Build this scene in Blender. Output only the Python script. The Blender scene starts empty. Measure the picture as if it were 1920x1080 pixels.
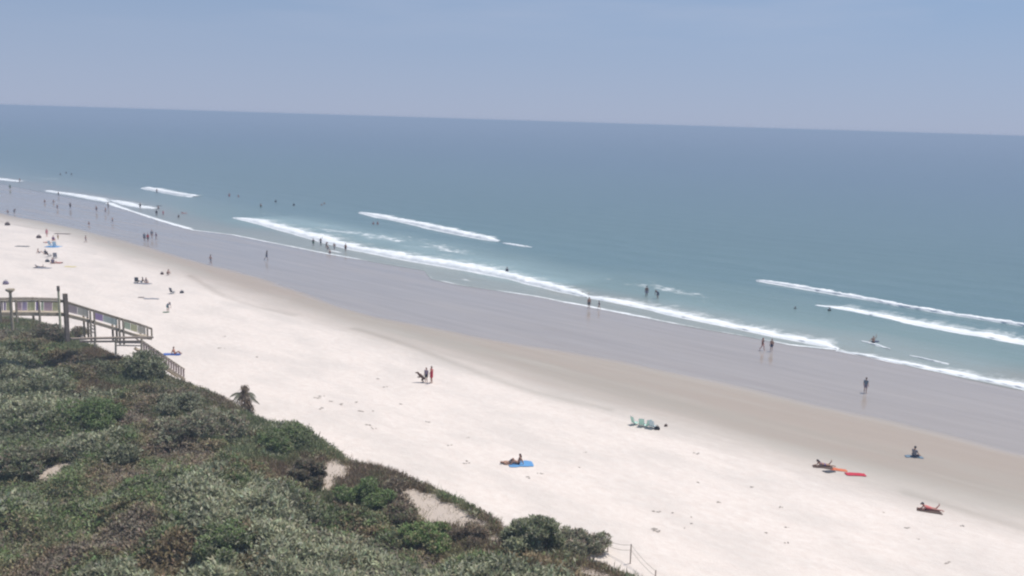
import bpy, bmesh, math, random
import numpy as np
from mathutils import Vector, Matrix
random.seed(7); rng = np.random.default_rng(11)
scene = bpy.context.scene
COL = scene.collection
# ------------------------------------------------------------------ camera
F = 1750.0; CAMH = 27.0
PITCH = math.atan(314/F); ROLL = math.atan(59/1920)
RM = Matrix.Rotation(math.pi/2-PITCH, 4, 'X') @ Matrix.Rotation(ROLL, 4, 'Z')
cam = bpy.data.cameras.new('camera'); co = bpy.data.objects.new('camera', cam); COL.objects.link(co)
co.matrix_world = Matrix.Translation((0, 0, CAMH)) @ RM
cam.sensor_width = 36; cam.lens = F/1920*36; cam.clip_start = 0.5; cam.clip_end = 200000
scene.camera = co
RN = np.array(RM.to_3x3())
def ray(px, py):
    d = RN @ np.array([(px-960)/F, (540-py)/F, -1.0]); return d/np.linalg.norm(d)
def G(px, py, z=0.0):
    d = ray(px, py); return np.array([0, 0, CAMH]) + d*((z-CAMH)/d[2])
# shore frame: s runs along the shore away to the left, t runs out to sea, t=0 at the edge of the wet film
B0 = G(1920, 850); A0 = G(0, 400)
U = (A0-B0)/np.linalg.norm(A0-B0); N = np.array([-U[1], U[0], 0.0])
if N[0] < 0: N = -N
def ST(P): return float((P-B0) @ U), float((P-B0) @ N)
def W(s, t, z=0.0):
    p = B0 + s*U + t*N; return np.array([p[0], p[1], z])
def hit_plane(px, py, P0, nrm):
    d = ray(px, py); o = np.array([0, 0, CAMH]); return o + d*(((P0-o) @ nrm)/(d @ nrm))
# ------------------------------------------------------------------ numpy noise
_LAT = np.random.default_rng(5).random((256, 256))
def vnoise(x, y):
    x = np.asarray(x, float); y = np.asarray(y, float)
    xi = np.floor(x).astype(int); yi = np.floor(y).astype(int); fx = x-xi; fy = y-yi
    fx = fx*fx*(3-2*fx); fy = fy*fy*(3-2*fy)
    a = _LAT[xi % 256, yi % 256]; b = _LAT[(xi+1) % 256, yi % 256]; c = _LAT[xi % 256, (yi+1) % 256]; d = _LAT[(xi+1) % 256, (yi+1) % 256]
    return (a*(1-fx)+b*fx)*(1-fy) + (c*(1-fx)+d*fx)*fy
def fbm(x, y, o=4):
    v = 0; a = .5; w = 0
    for i in range(o): v = v + a*vnoise(np.asarray(x)*2**i+17*i, np.asarray(y)*2**i+31*i); w += a; a *= .5
    return v/w
def sstep(a, b, x):
    q = np.clip((np.asarray(x, float)-a)/(b-a), 0, 1); return q*q*(3-2*q)
# ------------------------------------------------------------------ object helpers
def tag(o, label=None, cat=None, group=None, kind=None):
    if label: o['label'] = label
    if cat: o['category'] = cat
    if group: o['group'] = group
    if kind: o['kind'] = kind
    return o
def link(name, me, mat=None, parent=None, smooth=False):
    o = bpy.data.objects.new(name, me); COL.objects.link(o)
    if mat and not me.materials: me.materials.append(mat)
    if smooth: me.polygons.foreach_set('use_smooth', [True]*len(me.polygons))
    if parent: o.parent = parent
    return o
def empty(name, loc, rz=0.0, label=None, cat=None, group=None):
    o = bpy.data.objects.new(name, None); COL.objects.link(o); o.location = loc; o.rotation_euler = (0, 0, rz)
    o.empty_display_size = .2
    return tag(o, label, cat, group)
def npmesh(name, V, Fq):
    """V (n,3), Fq (m,4) or (m,3)"""
    me = bpy.data.meshes.new(name); k = Fq.shape[1]
    me.vertices.add(len(V)); me.vertices.foreach_set('co', np.asarray(V, np.float32).ravel())
    me.loops.add(Fq.size); me.loops.foreach_set('vertex_index', Fq.astype(np.int32).ravel())
    me.polygons.add(len(Fq)); me.polygons.foreach_set('loop_start', np.arange(0, Fq.size, k, dtype=np.int32))
    me.polygons.foreach_set('loop_total', np.full(len(Fq), k, np.int32))
    me.update(calc_edges=True); return me
def fattr(me, name, arr): me.attributes.new(name, 'FLOAT', 'POINT').data.foreach_set('value', np.asarray(arr, np.float32).ravel())
def cattr(me, name, arr, dom='POINT'):
    arr = np.asarray(arr, np.float32); a4 = np.ones((len(arr), 4), np.float32); a4[:, :3] = arr
    me.attributes.new(name, 'FLOAT_COLOR', dom).data.foreach_set('color', a4.ravel())
def gridfaces(nr, nc):
    i = np.arange(nr-1)[:, None]*nc + np.arange(nc-1)[None, :]; i = i.ravel()
    return np.stack([i, i+1, i+nc+1, i+nc], 1)
class MB:
    def __init__(s): s.v = []; s.f = []
    def add(s, V, Fs):
        k = len(s.v); s.v += [tuple(map(float, p)) for p in V]; s.f += [tuple(k+i for i in q) for q in Fs]
    def bar(s, a, b, w, h, up=(0, 0, 1)):
        a = np.array(a, float); b = np.array(b, float); d = b-a; d /= np.linalg.norm(d); up = np.array(up, float)
        if abs(d @ up) > .95: up = np.array([U[0], U[1], 0])
        x = np.cross(d, up); x /= np.linalg.norm(x); y = np.cross(x, d)
        c = [-x*w/2-y*h/2, x*w/2-y*h/2, x*w/2+y*h/2, -x*w/2+y*h/2]
        s.add([a+q for q in c]+[b+q for q in c], [(3, 2, 1, 0), (4, 5, 6, 7), (0, 1, 5, 4), (1, 2, 6, 5), (2, 3, 7, 6), (3, 0, 4, 7)])
    def tube(s, pts, rs, n=8):
        pts = [np.array(p, float) for p in pts]
        if not hasattr(rs, '__len__'): rs = [rs]*len(pts)
        rings = []; k = len(s.v)
        for i, p in enumerate(pts):
            d = pts[min(i+1, len(pts)-1)]-pts[max(i-1, 0)]; d /= np.linalg.norm(d)
            r0 = np.array([0, 0, 1.]) if abs(d[2]) < .9 else np.array([1., 0, 0])
            x = np.cross(d, r0); x /= np.linalg.norm(x); y = np.cross(d, x)
            for j in range(n):
                a = 2*math.pi*j/n; s.v.append(tuple(p + rs[i]*(x*math.cos(a)+y*math.sin(a))))
        for i in range(len(pts)-1):
            for j in range(n): s.f.append((k+i*n+j, k+i*n+(j+1) % n, k+(i+1)*n+(j+1) % n, k+(i+1)*n+j))
        s.f.append(tuple(k+j for j in range(n))[::-1]); s.f.append(tuple(k+(len(pts)-1)*n+j for j in range(n)))
    def capsule(s, a, b, ra, rb, n=12):
        a = np.array(a, float); b = np.array(b, float); d = b-a; L = np.linalg.norm(d); d = d/L if L > 1e-6 else np.array([0, 0, 1.])
        pts = []; rs = []
        for q in (-.985, -.87, -.6, -.3): pts.append(a+d*ra*q); rs.append(ra*math.sqrt(1-q*q))
        pts.append(a); rs.append(ra)
        if L > 1e-4: pts.append(b); rs.append(rb)
        for q in (.3, .6, .87, .985): pts.append(b+d*rb*q); rs.append(rb*math.sqrt(1-q*q))
        s.tube(pts, rs, n)
    def ell(s, c, r, n=14, m=8):
        k = len(s.v); c = np.array(c, float); r = np.array(r, float)*np.ones(3)
        for i in range(m+1):
            th = math.pi*(i+.02)/(m+.04)
            for j in range(n):
                a = 2*math.pi*j/n; s.v.append(tuple(c+r*np.array([math.sin(th)*math.cos(a), math.sin(th)*math.sin(a), math.cos(th)])))
        for i in range(m):
            for j in range(n): s.f.append((k+i*n+j, k+(i+1)*n+j, k+(i+1)*n+(j+1) % n, k+i*n+(j+1) % n))
        s.f.append(tuple(k+j for j in range(n))); s.f.append(tuple(k+m*n+j for j in range(n))[::-1])
    def mesh(s, name):
        me = bpy.data.meshes.new(name); me.from_pydata(s.v, [], s.f); me.update(); return me
    def build(s, name, mat, parent=None, smooth=False): return link(name, s.mesh(name), mat, parent, smooth)
# ------------------------------------------------------------------ materials
def mat(name):
    m = bpy.data.materials.new(name); m.use_nodes = True; nt = m.node_tree; nt.nodes.clear()
    o = nt.nodes.new('ShaderNodeOutputMaterial'); b = nt.nodes.new('ShaderNodeBsdfPrincipled'); nt.links.new(b.outputs[0], o.inputs[0])
    return m, nt, b
def nd(nt, t, **kw):
    n = nt.nodes.new(t)
    for k, v in kw.items(): setattr(n, k, v)
    return n
def noise(nt, vec, scale, detail=3, rough=.55):
    n = nd(nt, 'ShaderNodeTexNoise'); n.inputs['Scale'].default_value = scale; n.inputs['Detail'].default_value = detail; n.inputs['Roughness'].default_value = rough
    if vec is not None: nt.links.new(vec, n.inputs['Vector'])
    return n.outputs[0]
def mapr(nt, v, a, b, c=0., d=1.):
    n = nd(nt, 'ShaderNodeMapRange'); nt.links.new(v, n.inputs[0])
    for i, x in zip((1, 2, 3, 4), (a, b, c, d)): n.inputs[i].default_value = x
    return n.outputs[0]
def mth(nt, op, a, b=None):
    n = nd(nt, 'ShaderNodeMath', operation=op)
    for i, x in enumerate((a, b)):
        if x is None: continue
        if isinstance(x, (int, float)): n.inputs[i].default_value = x
        else: nt.links.new(x, n.inputs[i])
    return n.outputs[0]
def mixc(nt, f, a, b, mode='MIX'):
    n = nd(nt, 'ShaderNodeMix', data_type='RGBA', blend_type=mode)
    if isinstance(f, (int, float)): n.inputs[0].default_value = f
    else: nt.links.new(f, n.inputs[0])
    for i, x in ((6, a), (7, b)):
        if isinstance(x, (tuple, list)): n.inputs[i].default_value = (*x, 1)
        else: nt.links.new(x, n.inputs[i])
    return n.outputs[2]
def mapping(nt, vec, sc):
    n = nd(nt, 'ShaderNodeMapping'); nt.links.new(vec, n.inputs[0]); n.inputs['Scale'].default_value = sc; return n.outputs[0]
def bump(nt, b, h, strength, dist):
    n = nd(nt, 'ShaderNodeBump'); n.inputs['Strength'].default_value = strength; n.inputs['Distance'].default_value = dist
    nt.links.new(h, n.inputs['Height']); nt.links.new(n.outputs[0], b.inputs['Normal']); return n
def plain(name, c, rough=.7, spec=.3, var=.12, scale=6.0):
    m, nt, b = mat(name); tc = nd(nt, 'ShaderNodeTexCoord').outputs['Object']
    nz = noise(nt, tc, scale, 4)
    k = mapr(nt, nz, .3, .7, 1-var, 1+var)
    hsv = nd(nt, 'ShaderNodeHueSaturation'); hsv.inputs['Color'].default_value = (*c, 1); nt.links.new(k, hsv.inputs['Value'])
    nt.links.new(hsv.outputs[0], b.inputs['Base Color']); b.inputs['Roughness'].default_value = rough; b.inputs['Specular IOR Level'].default_value = spec
    return m
_PC = {}
def pc(name, c, **k):
    if name not in _PC: _PC[name] = plain(name, c, **k)
    return _PC[name]
def uvnode(nt): return nd(nt, 'ShaderNodeUVMap', uv_map='shore').outputs[0]
def set_uv(me, s, t):
    uv = me.uv_layers.new(name='shore'); li = np.empty(len(me.loops), np.int32); me.loops.foreach_get('vertex_index', li)
    a = np.stack([np.asarray(s)[li], np.asarray(t)[li]], 1).astype(np.float32); uv.data.foreach_set('uv', a.ravel())
def attr(nt, name, out='Fac'):
    n = nd(nt, 'ShaderNodeAttribute', attribute_name=name); return n.outputs[out]

# sand ------------------------------------------------------------
def sand_material():
    m, nt, b = mat('beach_sand'); uv = uvnode(nt)
    damp = attr(nt, 'damp'); film = attr(nt, 'film'); far = attr(nt, 'warm')
    big = noise(nt, mapping(nt, uv, (.012, .09, 1)), 1, 4, .6)
    streak = noise(nt, mapping(nt, uv, (.045, .6, 1)), 1, 5, .62)
    mott = noise(nt, mapping(nt, uv, (1.1, 1.7, 1)), 1, 5, .7)
    fine = noise(nt, mapping(nt, uv, (7, 9, 1)), 1, 3, .7)
    dry = mixc(nt, mapr(nt, mott, .35, .65), (.695, .60, .53), (.765, .685, .615))
    dry = mixc(nt, mapr(nt, fine, .56, .76, 0, .4), dry, (.42, .37, .33))
    dry = mixc(nt, mapr(nt, noise(nt, mapping(nt, uv, (.10, .22, 1)), 1, 5, .65), .42, .64, 0, .55), dry, (.57, .515, .465))
    dpc = mixc(nt, mapr(nt, streak, .35, .68), (.345, .31, .265), (.42, .385, .335))
    dpc = mixc(nt, mapr(nt, big, .4, .62, 0, .8), dpc, (.37, .305, .258))
    dd = mth(nt, 'ADD', damp, mth(nt, 'MULTIPLY', mth(nt, 'SUBTRACT', streak, .5), .55))
    c = mixc(nt, mapr(nt, dd, .12, .95), dry, dpc)
    wc = mixc(nt, mapr(nt, streak, .3, .7), (.335, .285, .245), (.40, .345, .30))
    ff = mth(nt, 'ADD', film, mth(nt, 'MULTIPLY', mth(nt, 'SUBTRACT', streak, .5), .5))
    fm = mapr(nt, ff, .3, .7)
    c = mixc(nt, fm, c, wc)
    c = mixc(nt, mth(nt, 'MULTIPLY', attr(nt, 'tanb'), .8), c, (.47, .39, .32))
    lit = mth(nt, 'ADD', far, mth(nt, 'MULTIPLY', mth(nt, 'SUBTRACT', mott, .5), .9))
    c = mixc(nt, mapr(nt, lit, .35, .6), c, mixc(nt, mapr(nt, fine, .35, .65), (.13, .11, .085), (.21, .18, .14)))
    nt.links.new(c, b.inputs['Base Color'])
    pud = noise(nt, mapping(nt, uv, (.03, .28, 1)), 1, 4, .6)
    wr = mapr(nt, pud, .38, .62, .10, .22)
    rg = nd(nt, 'ShaderNodeMix'); nt.links.new(fm, rg.inputs[0]); rg.inputs[2].default_value = .9; nt.links.new(wr, rg.inputs[3])
    nt.links.new(rg.outputs[0], b.inputs['Roughness'])
    nt.links.new(mapr(nt, fm, 0, 1, .12, .62), b.inputs['Specular IOR Level'])
    bb = nd(nt, 'ShaderNodeBump'); bb.inputs['Distance'].default_value = .16
    hh = mth(nt, 'ADD', mth(nt, 'MULTIPLY', mott, .8), mth(nt, 'MULTIPLY', fine, .35))
    nt.links.new(hh, bb.inputs['Height'])
    nt.links.new(mth(nt, 'MULTIPLY', mapr(nt, dd, .1, .8, .55, .06), mapr(nt, fm, 0, 1, 1, .12)), bb.inputs['Strength'])
    nt.links.new(bb.outputs[0], b.inputs['Normal'])
    return m
SAND = sand_material()

def sea_material():
    m, nt, b = mat('sea_water'); uv = uvnode(nt)
    wc = attr(nt, 'wcol', 'Color'); foam = attr(nt, 'foam')
    r1 = noise(nt, mapping(nt, uv, (.10, .33, 1)), 1, 4, .6)
    r2 = noise(nt, mapping(nt, uv, (.9, 1.9, 1)), 1, 4, .6)
    r0 = noise(nt, mapping(nt, uv, (.006, .022, 1)), 1, 4, .6)
    c = mixc(nt, mapr(nt, r0, .35, .65, 0, .5), wc, mixc(nt, .35, wc, (.06, .12, .14)))
    c = mixc(nt, mapr(nt, r1, .42, .68, 0, .12), c, (.24, .32, .31))
    f1 = noise(nt, mapping(nt, uv, (2.3, 1.0, 1)), 1, 6, .75)
    f2 = noise(nt, mapping(nt, uv, (.35, .6, 1)), 1, 4, .6)
    fn = mth(nt, 'ADD', mth(nt, 'MULTIPLY', f1, .65), mth(nt, 'MULTIPLY', f2, .35))
    th = mth(nt, 'ADD', mth(nt, 'MULTIPLY', foam, 1.0), fn)       # foam 0..1 plus noise about .5
    fm = mapr(nt, th, .84, 1.14)
    c = mixc(nt, fm, c, mixc(nt, mapr(nt, f2, .35, .65), (.70, .73, .74), (.88, .885, .88)))
    nt.links.new(c, b.inputs['Base Color'])
    nt.links.new(mapr(nt, fm, 0, 1, .30, .8), b.inputs['Roughness'])
    b.inputs['IOR'].default_value = 1.33
    nt.links.new(mapr(nt, fm, 0, 1, .42, .1), b.inputs['Specular IOR Level'])
    hh = mth(nt, 'ADD', mth(nt, 'MULTIPLY', r1, 1.0), mth(nt, 'MULTIPLY', r2, .35))
    hh = mth(nt, 'ADD', hh, mth(nt, 'MULTIPLY', fm, .25))
    bump(nt, b, hh, .45, .5)
    return m
SEA = sea_material()

# ------------------------------------------------------------------ shoreline profiles (s -> t)
def prof(pts, z=0):
    q = sorted(ST(G(x, y, z)) for x, y in pts); S = np.array([a for a, b in q]); T = np.array([b for a, b in q])
    return lambda s: np.interp(s, S, T)
dry_f = prof([(0, 415), (100, 440), (200, 478), (300, 512), (420, 556), (560, 602), (700, 645), (860, 690), (1000, 735), (1150, 778), (1300, 826), (1450, 876), (1600, 920), (1750, 958), (1920, 1000)])
wet_f = prof([(0, 400), (150, 430), (270, 462), (395, 497), (480, 520), (560, 547), (700, 595), (950, 642), (1200, 684), (1400, 726), (1600, 775), (1800, 820), (1920, 850)])
foam_f = prof([(0, 345), (85, 362), (200, 383), (240, 395), (300, 415), (360, 432), (430, 440), (520, 458), (610, 476), (690, 490), (745, 500), (795, 508), (808, 524), (860, 535), (1000, 556), (1100, 575), (1250, 605), (1330, 620), (1400, 632), (1480, 648), (1570, 657), (1700, 686), (1810, 711), (1920, 733)])
# ------------------------------------------------------------------ ground
TOE = -45.5
crest_f = prof([(-300, 560), (-60, 588), (0, 594), (60, 602), (130, 634), (200, 662), (300, 700), (345, 717), (372, 730), (420, 752), (475, 780), (505, 794), (548, 797), (590, 816), (618, 842), (650, 866), (700, 873), (760, 897), (850, 932), (905, 960), (940, 994), (1020, 1024), (1100, 1056), (1150, 1070), (1200, 1100), (1300, 1150)], 4.55)
def toe_of(s): return crest_f(s) + 3.2 + .3*(1-sstep(6, 17, s)) + 1.0*(fbm(np.asarray(s)*.35, 3.3, 3)-.5)
def ground_z(s, t):
    s = np.asarray(s, float); t = np.asarray(t, float)
    toe = toe_of(s)
    crest = 4.5 + .35*(fbm(s*.07, 8.1, 3)-.5)
    k = sstep(0, 3.5, toe-t)
    land = crest*k
    hum = (fbm(s*.13+5, t*.16+2, 4)-.5)*1.8
    land = land + hum*sstep(4.5, 9, toe-t)
    bowl = np.exp(-((s-20)/9)**2-((t+55.2)/2.6)**2)*.7
    land = land - bowl
    land = land - .035*np.clip(-t-62, 0, 30)
    bumps = (fbm(s*.5, t*.7, 4)-.5)*.10*sstep(2, 16, -t) 
    sea = -np.clip(t-foam_f(s)-.3, 0, 60)*.03
    return np.maximum(land, 0) + bumps + sea
def dune_pt(px, py):
    o = np.array([0, 0, CAMH]); d = ray(px, py); lo = 20.0
    for k in np.arange(30, 260, .25):
        P = o+d*k; s, t = ST(P)
        if P[2] < ground_z(s, t): return P
    return G(px, py)
# bare sand patches (centre in the picture, half sizes in px)
PATCH = []
for px, py, rx, ry in [(98, 887, 20, 9), (20, 893, 16, 5), (187, 688, 17, 4), (628, 885, 26, 18), (615, 915, 14, 16), (795, 945, 24, 14), (835, 968, 34, 14), (765, 930, 22, 9), (893, 990, 26, 12), (925, 1012, 26, 7), (965, 1024, 24, 6),
                       (1105, 1068, 40, 8), (1120, 1085, 40, 12), (1035, 1040, 30, 5), (400, 768, 7, 4), (285, 722, 14, 4), (262, 718, 8, 3), (700, 868, 12, 3)]:
    P = dune_pt(px, py); D = math.hypot(P[1], CAMH-P[2]); PATCH.append((P[0], P[1], rx*D/F, ry*D*D/(F*(CAMH-P[2]))))
def bare(x, y):
    v = np.zeros(np.shape(x)); wob = (fbm(x*.9, y*.9, 4)-.5)*1.7 + (vnoise(x*2.6, y*2.6)-.5)*.8
    for cx, cy, rx, ry in PATCH: v = np.maximum(v, 1.5-np.sqrt(((x-cx)/rx)**2+((y-cy)/ry)**2)+wob)
    s_ = (x-B0[0])*U[0]+(y-B0[1])*U[1]; t_ = (x-B0[0])*N[0]+(y-B0[1])*N[1]
    return v*sstep(-.3, 1.2, crest_f(s_)-t_)
def grid_obj(name, S, T, m, kind='structure'):
    ss, tt = np.meshgrid(S, T, indexing='ij'); ss = ss.ravel(); tt = tt.ravel(); z = ground_z(ss, tt)
    V = B0[None, :] + ss[:, None]*U + tt[:, None]*N; V[:, 2] = z
    me = npmesh(name, V, gridfaces(len(S), len(T))); set_uv(me, ss, tt)
    wob = (fbm(ss*.03, 1.7, 3)-.5)
    damp = sstep(-5, 9.0, tt-dry_f(ss)-4*wob)
    # faint tongue left by an older high swash
    film = sstep(-4.2, 3.0, tt-wet_f(ss)-2.0*(fbm(ss*.08, 4.4, 4)-.5))
    ridge = np.exp(-((tt-(dry_f(ss)+1.6+1.6*np.sin(ss*.11)))/.6)**2)*.28*(vnoise(ss*.05, 2.2) > .45)
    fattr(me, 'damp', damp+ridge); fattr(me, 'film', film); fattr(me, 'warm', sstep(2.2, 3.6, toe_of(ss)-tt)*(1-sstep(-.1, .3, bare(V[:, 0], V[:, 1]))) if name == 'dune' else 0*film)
    fattr(me, 'tanb', sstep(1.0, 3.5, toe_of(ss)-tt) if name == 'dune' else 0*film)
    o = link(name, me, m, None, True); tag(o, kind=kind); return o
s_den = np.r_[-3000, -800, -300, -150, -80, np.arange(-50, 380, .9), 420, 500, 700, 1200, 3000, 9000, 40000]
grid_obj('beach', s_den, np.r_[np.arange(-42, -20, .7), np.arange(-20, 34, .6), 40, 60, 120, 400], SAND)
dune = grid_obj('dune', np.r_[-3000, -300, -100, np.arange(-40, 150, .5), np.arange(152, 400, 4), 1200, 9000, 40000], np.r_[-3000, -900, -300, -140, np.arange(-100, -42.1, .45), -42], SAND)
# ------------------------------------------------------------------ sea
tofs = np.r_[np.arange(0, 8, .4), np.arange(8, 70, .7), np.arange(70, 160, 3), np.geomspace(165, 90000, 50)]
s_sea = np.r_[-90000, -20000, -5000, -2000, -900, -500, -300, -200, -130, -90, np.arange(-60, 420, .9), np.geomspace(425, 90000, 40)]
ss, oo = np.meshgrid(s_sea, tofs, indexing='ij'); ss = ss.ravel(); oo = oo.ravel()
edge_wob = .5*(fbm(ss*.35, 9.9, 3)-.5)
tt = foam_f(ss)+edge_wob*np.exp(-oo/3)+oo
sw = np.exp(-((oo-90)/130)**2)*sstep(14, 40, oo)*sstep(-200, -60, ss)*(1-sstep(380, 500, ss))
z = .02 + sw*.05*np.sin((oo+9*fbm(ss*.02, oo*.02, 2))*.62) + .03*sw*(vnoise(ss*.4, oo*.9)-.5)
Vs = B0[None, :] + ss[:, None]*U + tt[:, None]*N; Vs[:, 2] = z
me = npmesh('sea', Vs, gridfaces(len(s_sea), len(tofs))); set_uv(me, ss, tt)
c_swash = np.array([.30, .31, .275]); c_mid = np.array([.19, .265, .25]); c_teal = np.array([.105, .175, .185]); c_far = np.array([.088, .145, .19]); c_hor = np.array([.080, .120, .195])
def ramp(x, xs, cs):
    xs = np.array(xs, float); cs = np.array(cs); return np.stack([np.interp(x, xs, cs[:, i]) for i in range(3)], 1)
def water_col(s, t):
    o = t-foam_f(s); j = 10*(fbm(s*.02, o*.06, 3)-.5)*sstep(0, 15, o)
    w = ramp(o+j, [0, 8, 16, 40, 90, 400, 3000], [c_swash, c_swash*.92, c_mid, c_teal*1.1, c_teal, c_far, c_hor])
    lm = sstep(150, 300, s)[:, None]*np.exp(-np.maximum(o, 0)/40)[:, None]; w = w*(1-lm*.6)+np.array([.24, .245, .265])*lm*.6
    def band(pts, width, k):
        q = sorted(ST(G(x, y)) for x, y in pts); S = np.array([a for a, b in q]); T = np.array([b for a, b in q])
        return k*np.minimum(sstep(0, 6, s-S[0]), sstep(0, 6, S[-1]-s))*np.exp(-((t-np.interp(s, S, T))/width)**2)
    mk = np.maximum(band([(480, 405), (640, 432), (760, 458), (900, 492), (1100, 538)], 9.0, 1.0), band([(1200, 560), (1400, 600), (1600, 640), (1920, 700)], 6.0, .5))
    mk = np.clip(mk*(.5+.9*(fbm(s*.12, t*.25, 3)-.2)), 0, 1)[:, None]*.92
    return np.clip(w*(1-mk)+np.array([.29, .39, .385])*mk, 0, 1)
jit = 10*(fbm(ss*.02, oo*.06, 3)-.5)*sstep(0, 15, oo)
wcol = ramp(oo+jit, [0, 8, 16, 40, 90, 400, 3000], [c_swash, c_swash*.92, c_mid, c_teal*1.1, c_teal, c_far, c_hor])
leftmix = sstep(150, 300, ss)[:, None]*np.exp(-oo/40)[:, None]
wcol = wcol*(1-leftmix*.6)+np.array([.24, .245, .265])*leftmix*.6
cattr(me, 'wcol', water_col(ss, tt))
foam = np.zeros(len(ss))
def xy_of(s, t): return B0[None, :2] + s[:, None]*U[None, :2] + t[:, None]*N[None, :2]
PXY = xy_of(ss, tt)
def foam_line(pts, width, strength, lim=None):
    """soft foam band following a polyline of picture points laid on the water plane; width in metres across shore"""
    global foam
    q = sorted(ST(G(x, y)) for x, y in pts); S = np.array([a for a, b in q]); T = np.array([b for a, b in q])
    tc = np.interp(ss, S, T); m = (ss > S[0]-.3) & (ss < S[-1]+.3)
    e = np.minimum(sstep(0, 3, ss-S[0]), sstep(0, 3, S[-1]-ss)); 
    if strength < .58:
        lace = .45+1.2*fbm(ss*1.3+width*9, tt*1.1, 3)*sstep(.25, .6, fbm(ss*.16, tt*.3+width, 2)); strength = strength*lace
    foam = np.maximum(foam, strength*e*np.exp(-((tt-tc)/width)**2)*m)
def foam_blob(pts, width, strength): foam_line(pts, width, strength)
# thin swash edge
dd = tt-foam_f(ss)
gap = .5+.5*sstep(.35, .6, fbm(ss*.07, 6.6, 3))
foam = np.maximum(foam, .72*gap*np.exp(-((dd-.45)/.55)**2)*sstep(-40, -20, ss)*(1-sstep(225, 240, ss)*.7))
foam_line([(200, 379), (240, 395), (300, 414), (360, 431)], 1.5, .8)
foam_line([(85, 356), (195, 376)], 1.6, .75)
foam_line([(370, 434), (520, 457), (640, 481)], .8, .6)
foam_line([(1005, 559), (1100, 574), (1240, 601)], .8, .7)
foam_line([(855, 520), (892, 530)], .6, .62)
foam_line([(480, 400), (560, 406)], 1.0, .5)
foam_line([(560, 412), (640, 425), (760, 445), (860, 470)], 9.0, .30); TEAL = foam.copy()*0
foam_line([(560, 425), (600, 430), (700, 442), (800, 462), (880, 482)], 7.0, .44); foam_line([(1120, 520), (1200, 533), (1290, 550), (1360, 572)], 4.0, .40)
foam_line([(1170, 526), (1220, 530), (1280, 545)], 2.0, .46)
foam_line([(1430, 535), (1500, 541), (1600, 560)], .9, .50)
foam_line([(1680, 663), (1800, 692), (1920, 712)], 1.8, .48)
foam_line([(1430, 545), (1450, 545)], .6, .7)
foam_line([(403, 400), (418, 400)], .9, .75)
foam_line([(0, 332), (50, 331), (110, 337)], 6, .36)
foam_line([(62, 324), (76, 324)], 2, .7)
foam_line([(345, 367), (362, 371)], 1.2, .7)
foam_line([(605, 467), (650, 476)], .9, .62)
fattr(me, 'foam', foam)
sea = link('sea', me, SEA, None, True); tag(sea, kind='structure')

# ------------------------------------------------------------------ breakers
def breaker(pts, label, hk=1.0, trail=1.0, seed=0, lace=0.0):
    """pts: (px, py of the shoreward toe, thickness in px)"""
    q = sorted((*ST(G(x, y)), w, G(x, y)[1]) for x, y, w in pts)
    if seed in (5, 6, 7): q = [(-48.0, q[0][1]-.8, q[0][2], q[0][3]*.8)] + q
    S0 = np.array([a[0] for a in q]); T0 = np.array([a[1] for a in q]); W0 = np.array([a[2] for a in q]); Y0 = np.array([a[3] for a in q])
    L = S0[-1]-S0[0]; n = max(12, int(L/.22)); S = np.linspace(S0[0], S0[-1], n)
    T = np.interp(S, S0, T0); Wp = np.interp(S, S0, W0); Y = np.interp(S, S0, Y0); D = np.sqrt(Y**2+CAMH**2)
    endk = np.sqrt(np.clip(np.minimum(S-S[0], S[-1]-S)/3.0, 0, 1))
    Wp = Wp*(.72+.55*fbm(S*.25+seed, 1.1, 3))
    h = np.clip(.42*Wp/(F/D), .12, .75)*hk*(.35+.65*endk)
    d = np.clip(.62*Wp/(F*CAMH/D**2), .5, 7.5)*trail*(.3+.7*endk)
    T = T + .5*(fbm(S*.3, seed+2.2, 3)-.5)
    prf = [(-.10, -.08, 1), (0, .02, 1), (.03, .35, 1), (.05, .66, 1), (.10, .88, 1), (.16, 1.0, 1), (.22, .97, 1), (.30, .84, .95), (.42, .60, .74), (.56, .40, .54), (.72, .24, .42), (.90, .10, .30), (1.10, .03, .18), (1.35, -.25, 0)]
    nr = len(prf); V = np.zeros((n, nr, 3)); fo = np.zeros((n, nr)); tq = np.zeros((n, nr))
    for j, (a, b, c) in enumerate(prf):
        lump = (fbm(S*1.3+seed, j*1.7+seed, 3)-.5)
        off = a*np.maximum(d, .8)*(1+.9*(fbm(S*.9+seed*3, 7.7, 3)-.5)*(j > 6)) + .35*lump*(j > 1)
        zz = .02 + b*h*(1+.9*lump) 
        V[:, j, :] = B0 + S[:, None]*U + (T+off)[:, None]*N; V[:, j, 2] = zz
        fo[:, j] = (c if a < .2 else max(c*(1-lace*.25), lace*.50*(1.25-a*.55) if a < 1.2 else 0))*(.75+.25*endk); tq[:, j] = T+off
    me = npmesh('breaking_wave', V.reshape(-1, 3), gridfaces(n, nr))
    s2 = np.repeat(S, nr); set_uv(me, s2, tq.ravel()); fattr(me, 'foam', fo.ravel())
    cattr(me, 'wcol', water_col(s2, tq.ravel()))
    o = link('breaking_wave', me, SEA, None, True); tag(o, label, kind='structure'); return o
breaker([(435, 409, 5), (470, 417, 9), (520, 431, 11), (600, 454, 13), (650, 467, 14), (760, 489, 18), (860, 506, 19), (950, 523, 17), (1000, 536, 17), (1050, 548, 14), (1100, 558, 11)], 'long white breaking wave', seed=1, trail=1.35, lace=.9)
breaker([(1090, 556, 9), (1150, 568, 11), (1210, 580, 12), (1250, 591, 16), (1350, 611, 14), (1450, 632, 17), (1530, 648, 17), (1572, 656, 8)], 'near half of the long breaking wave', hk=.6, seed=2, trail=1.7, lace=1)
breaker([(672, 399, 5), (720, 411, 9), (780, 423, 12), (850, 439, 15), (900, 449, 14), (935, 453, 5)], 'outer breaking wave', seed=3)
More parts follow.
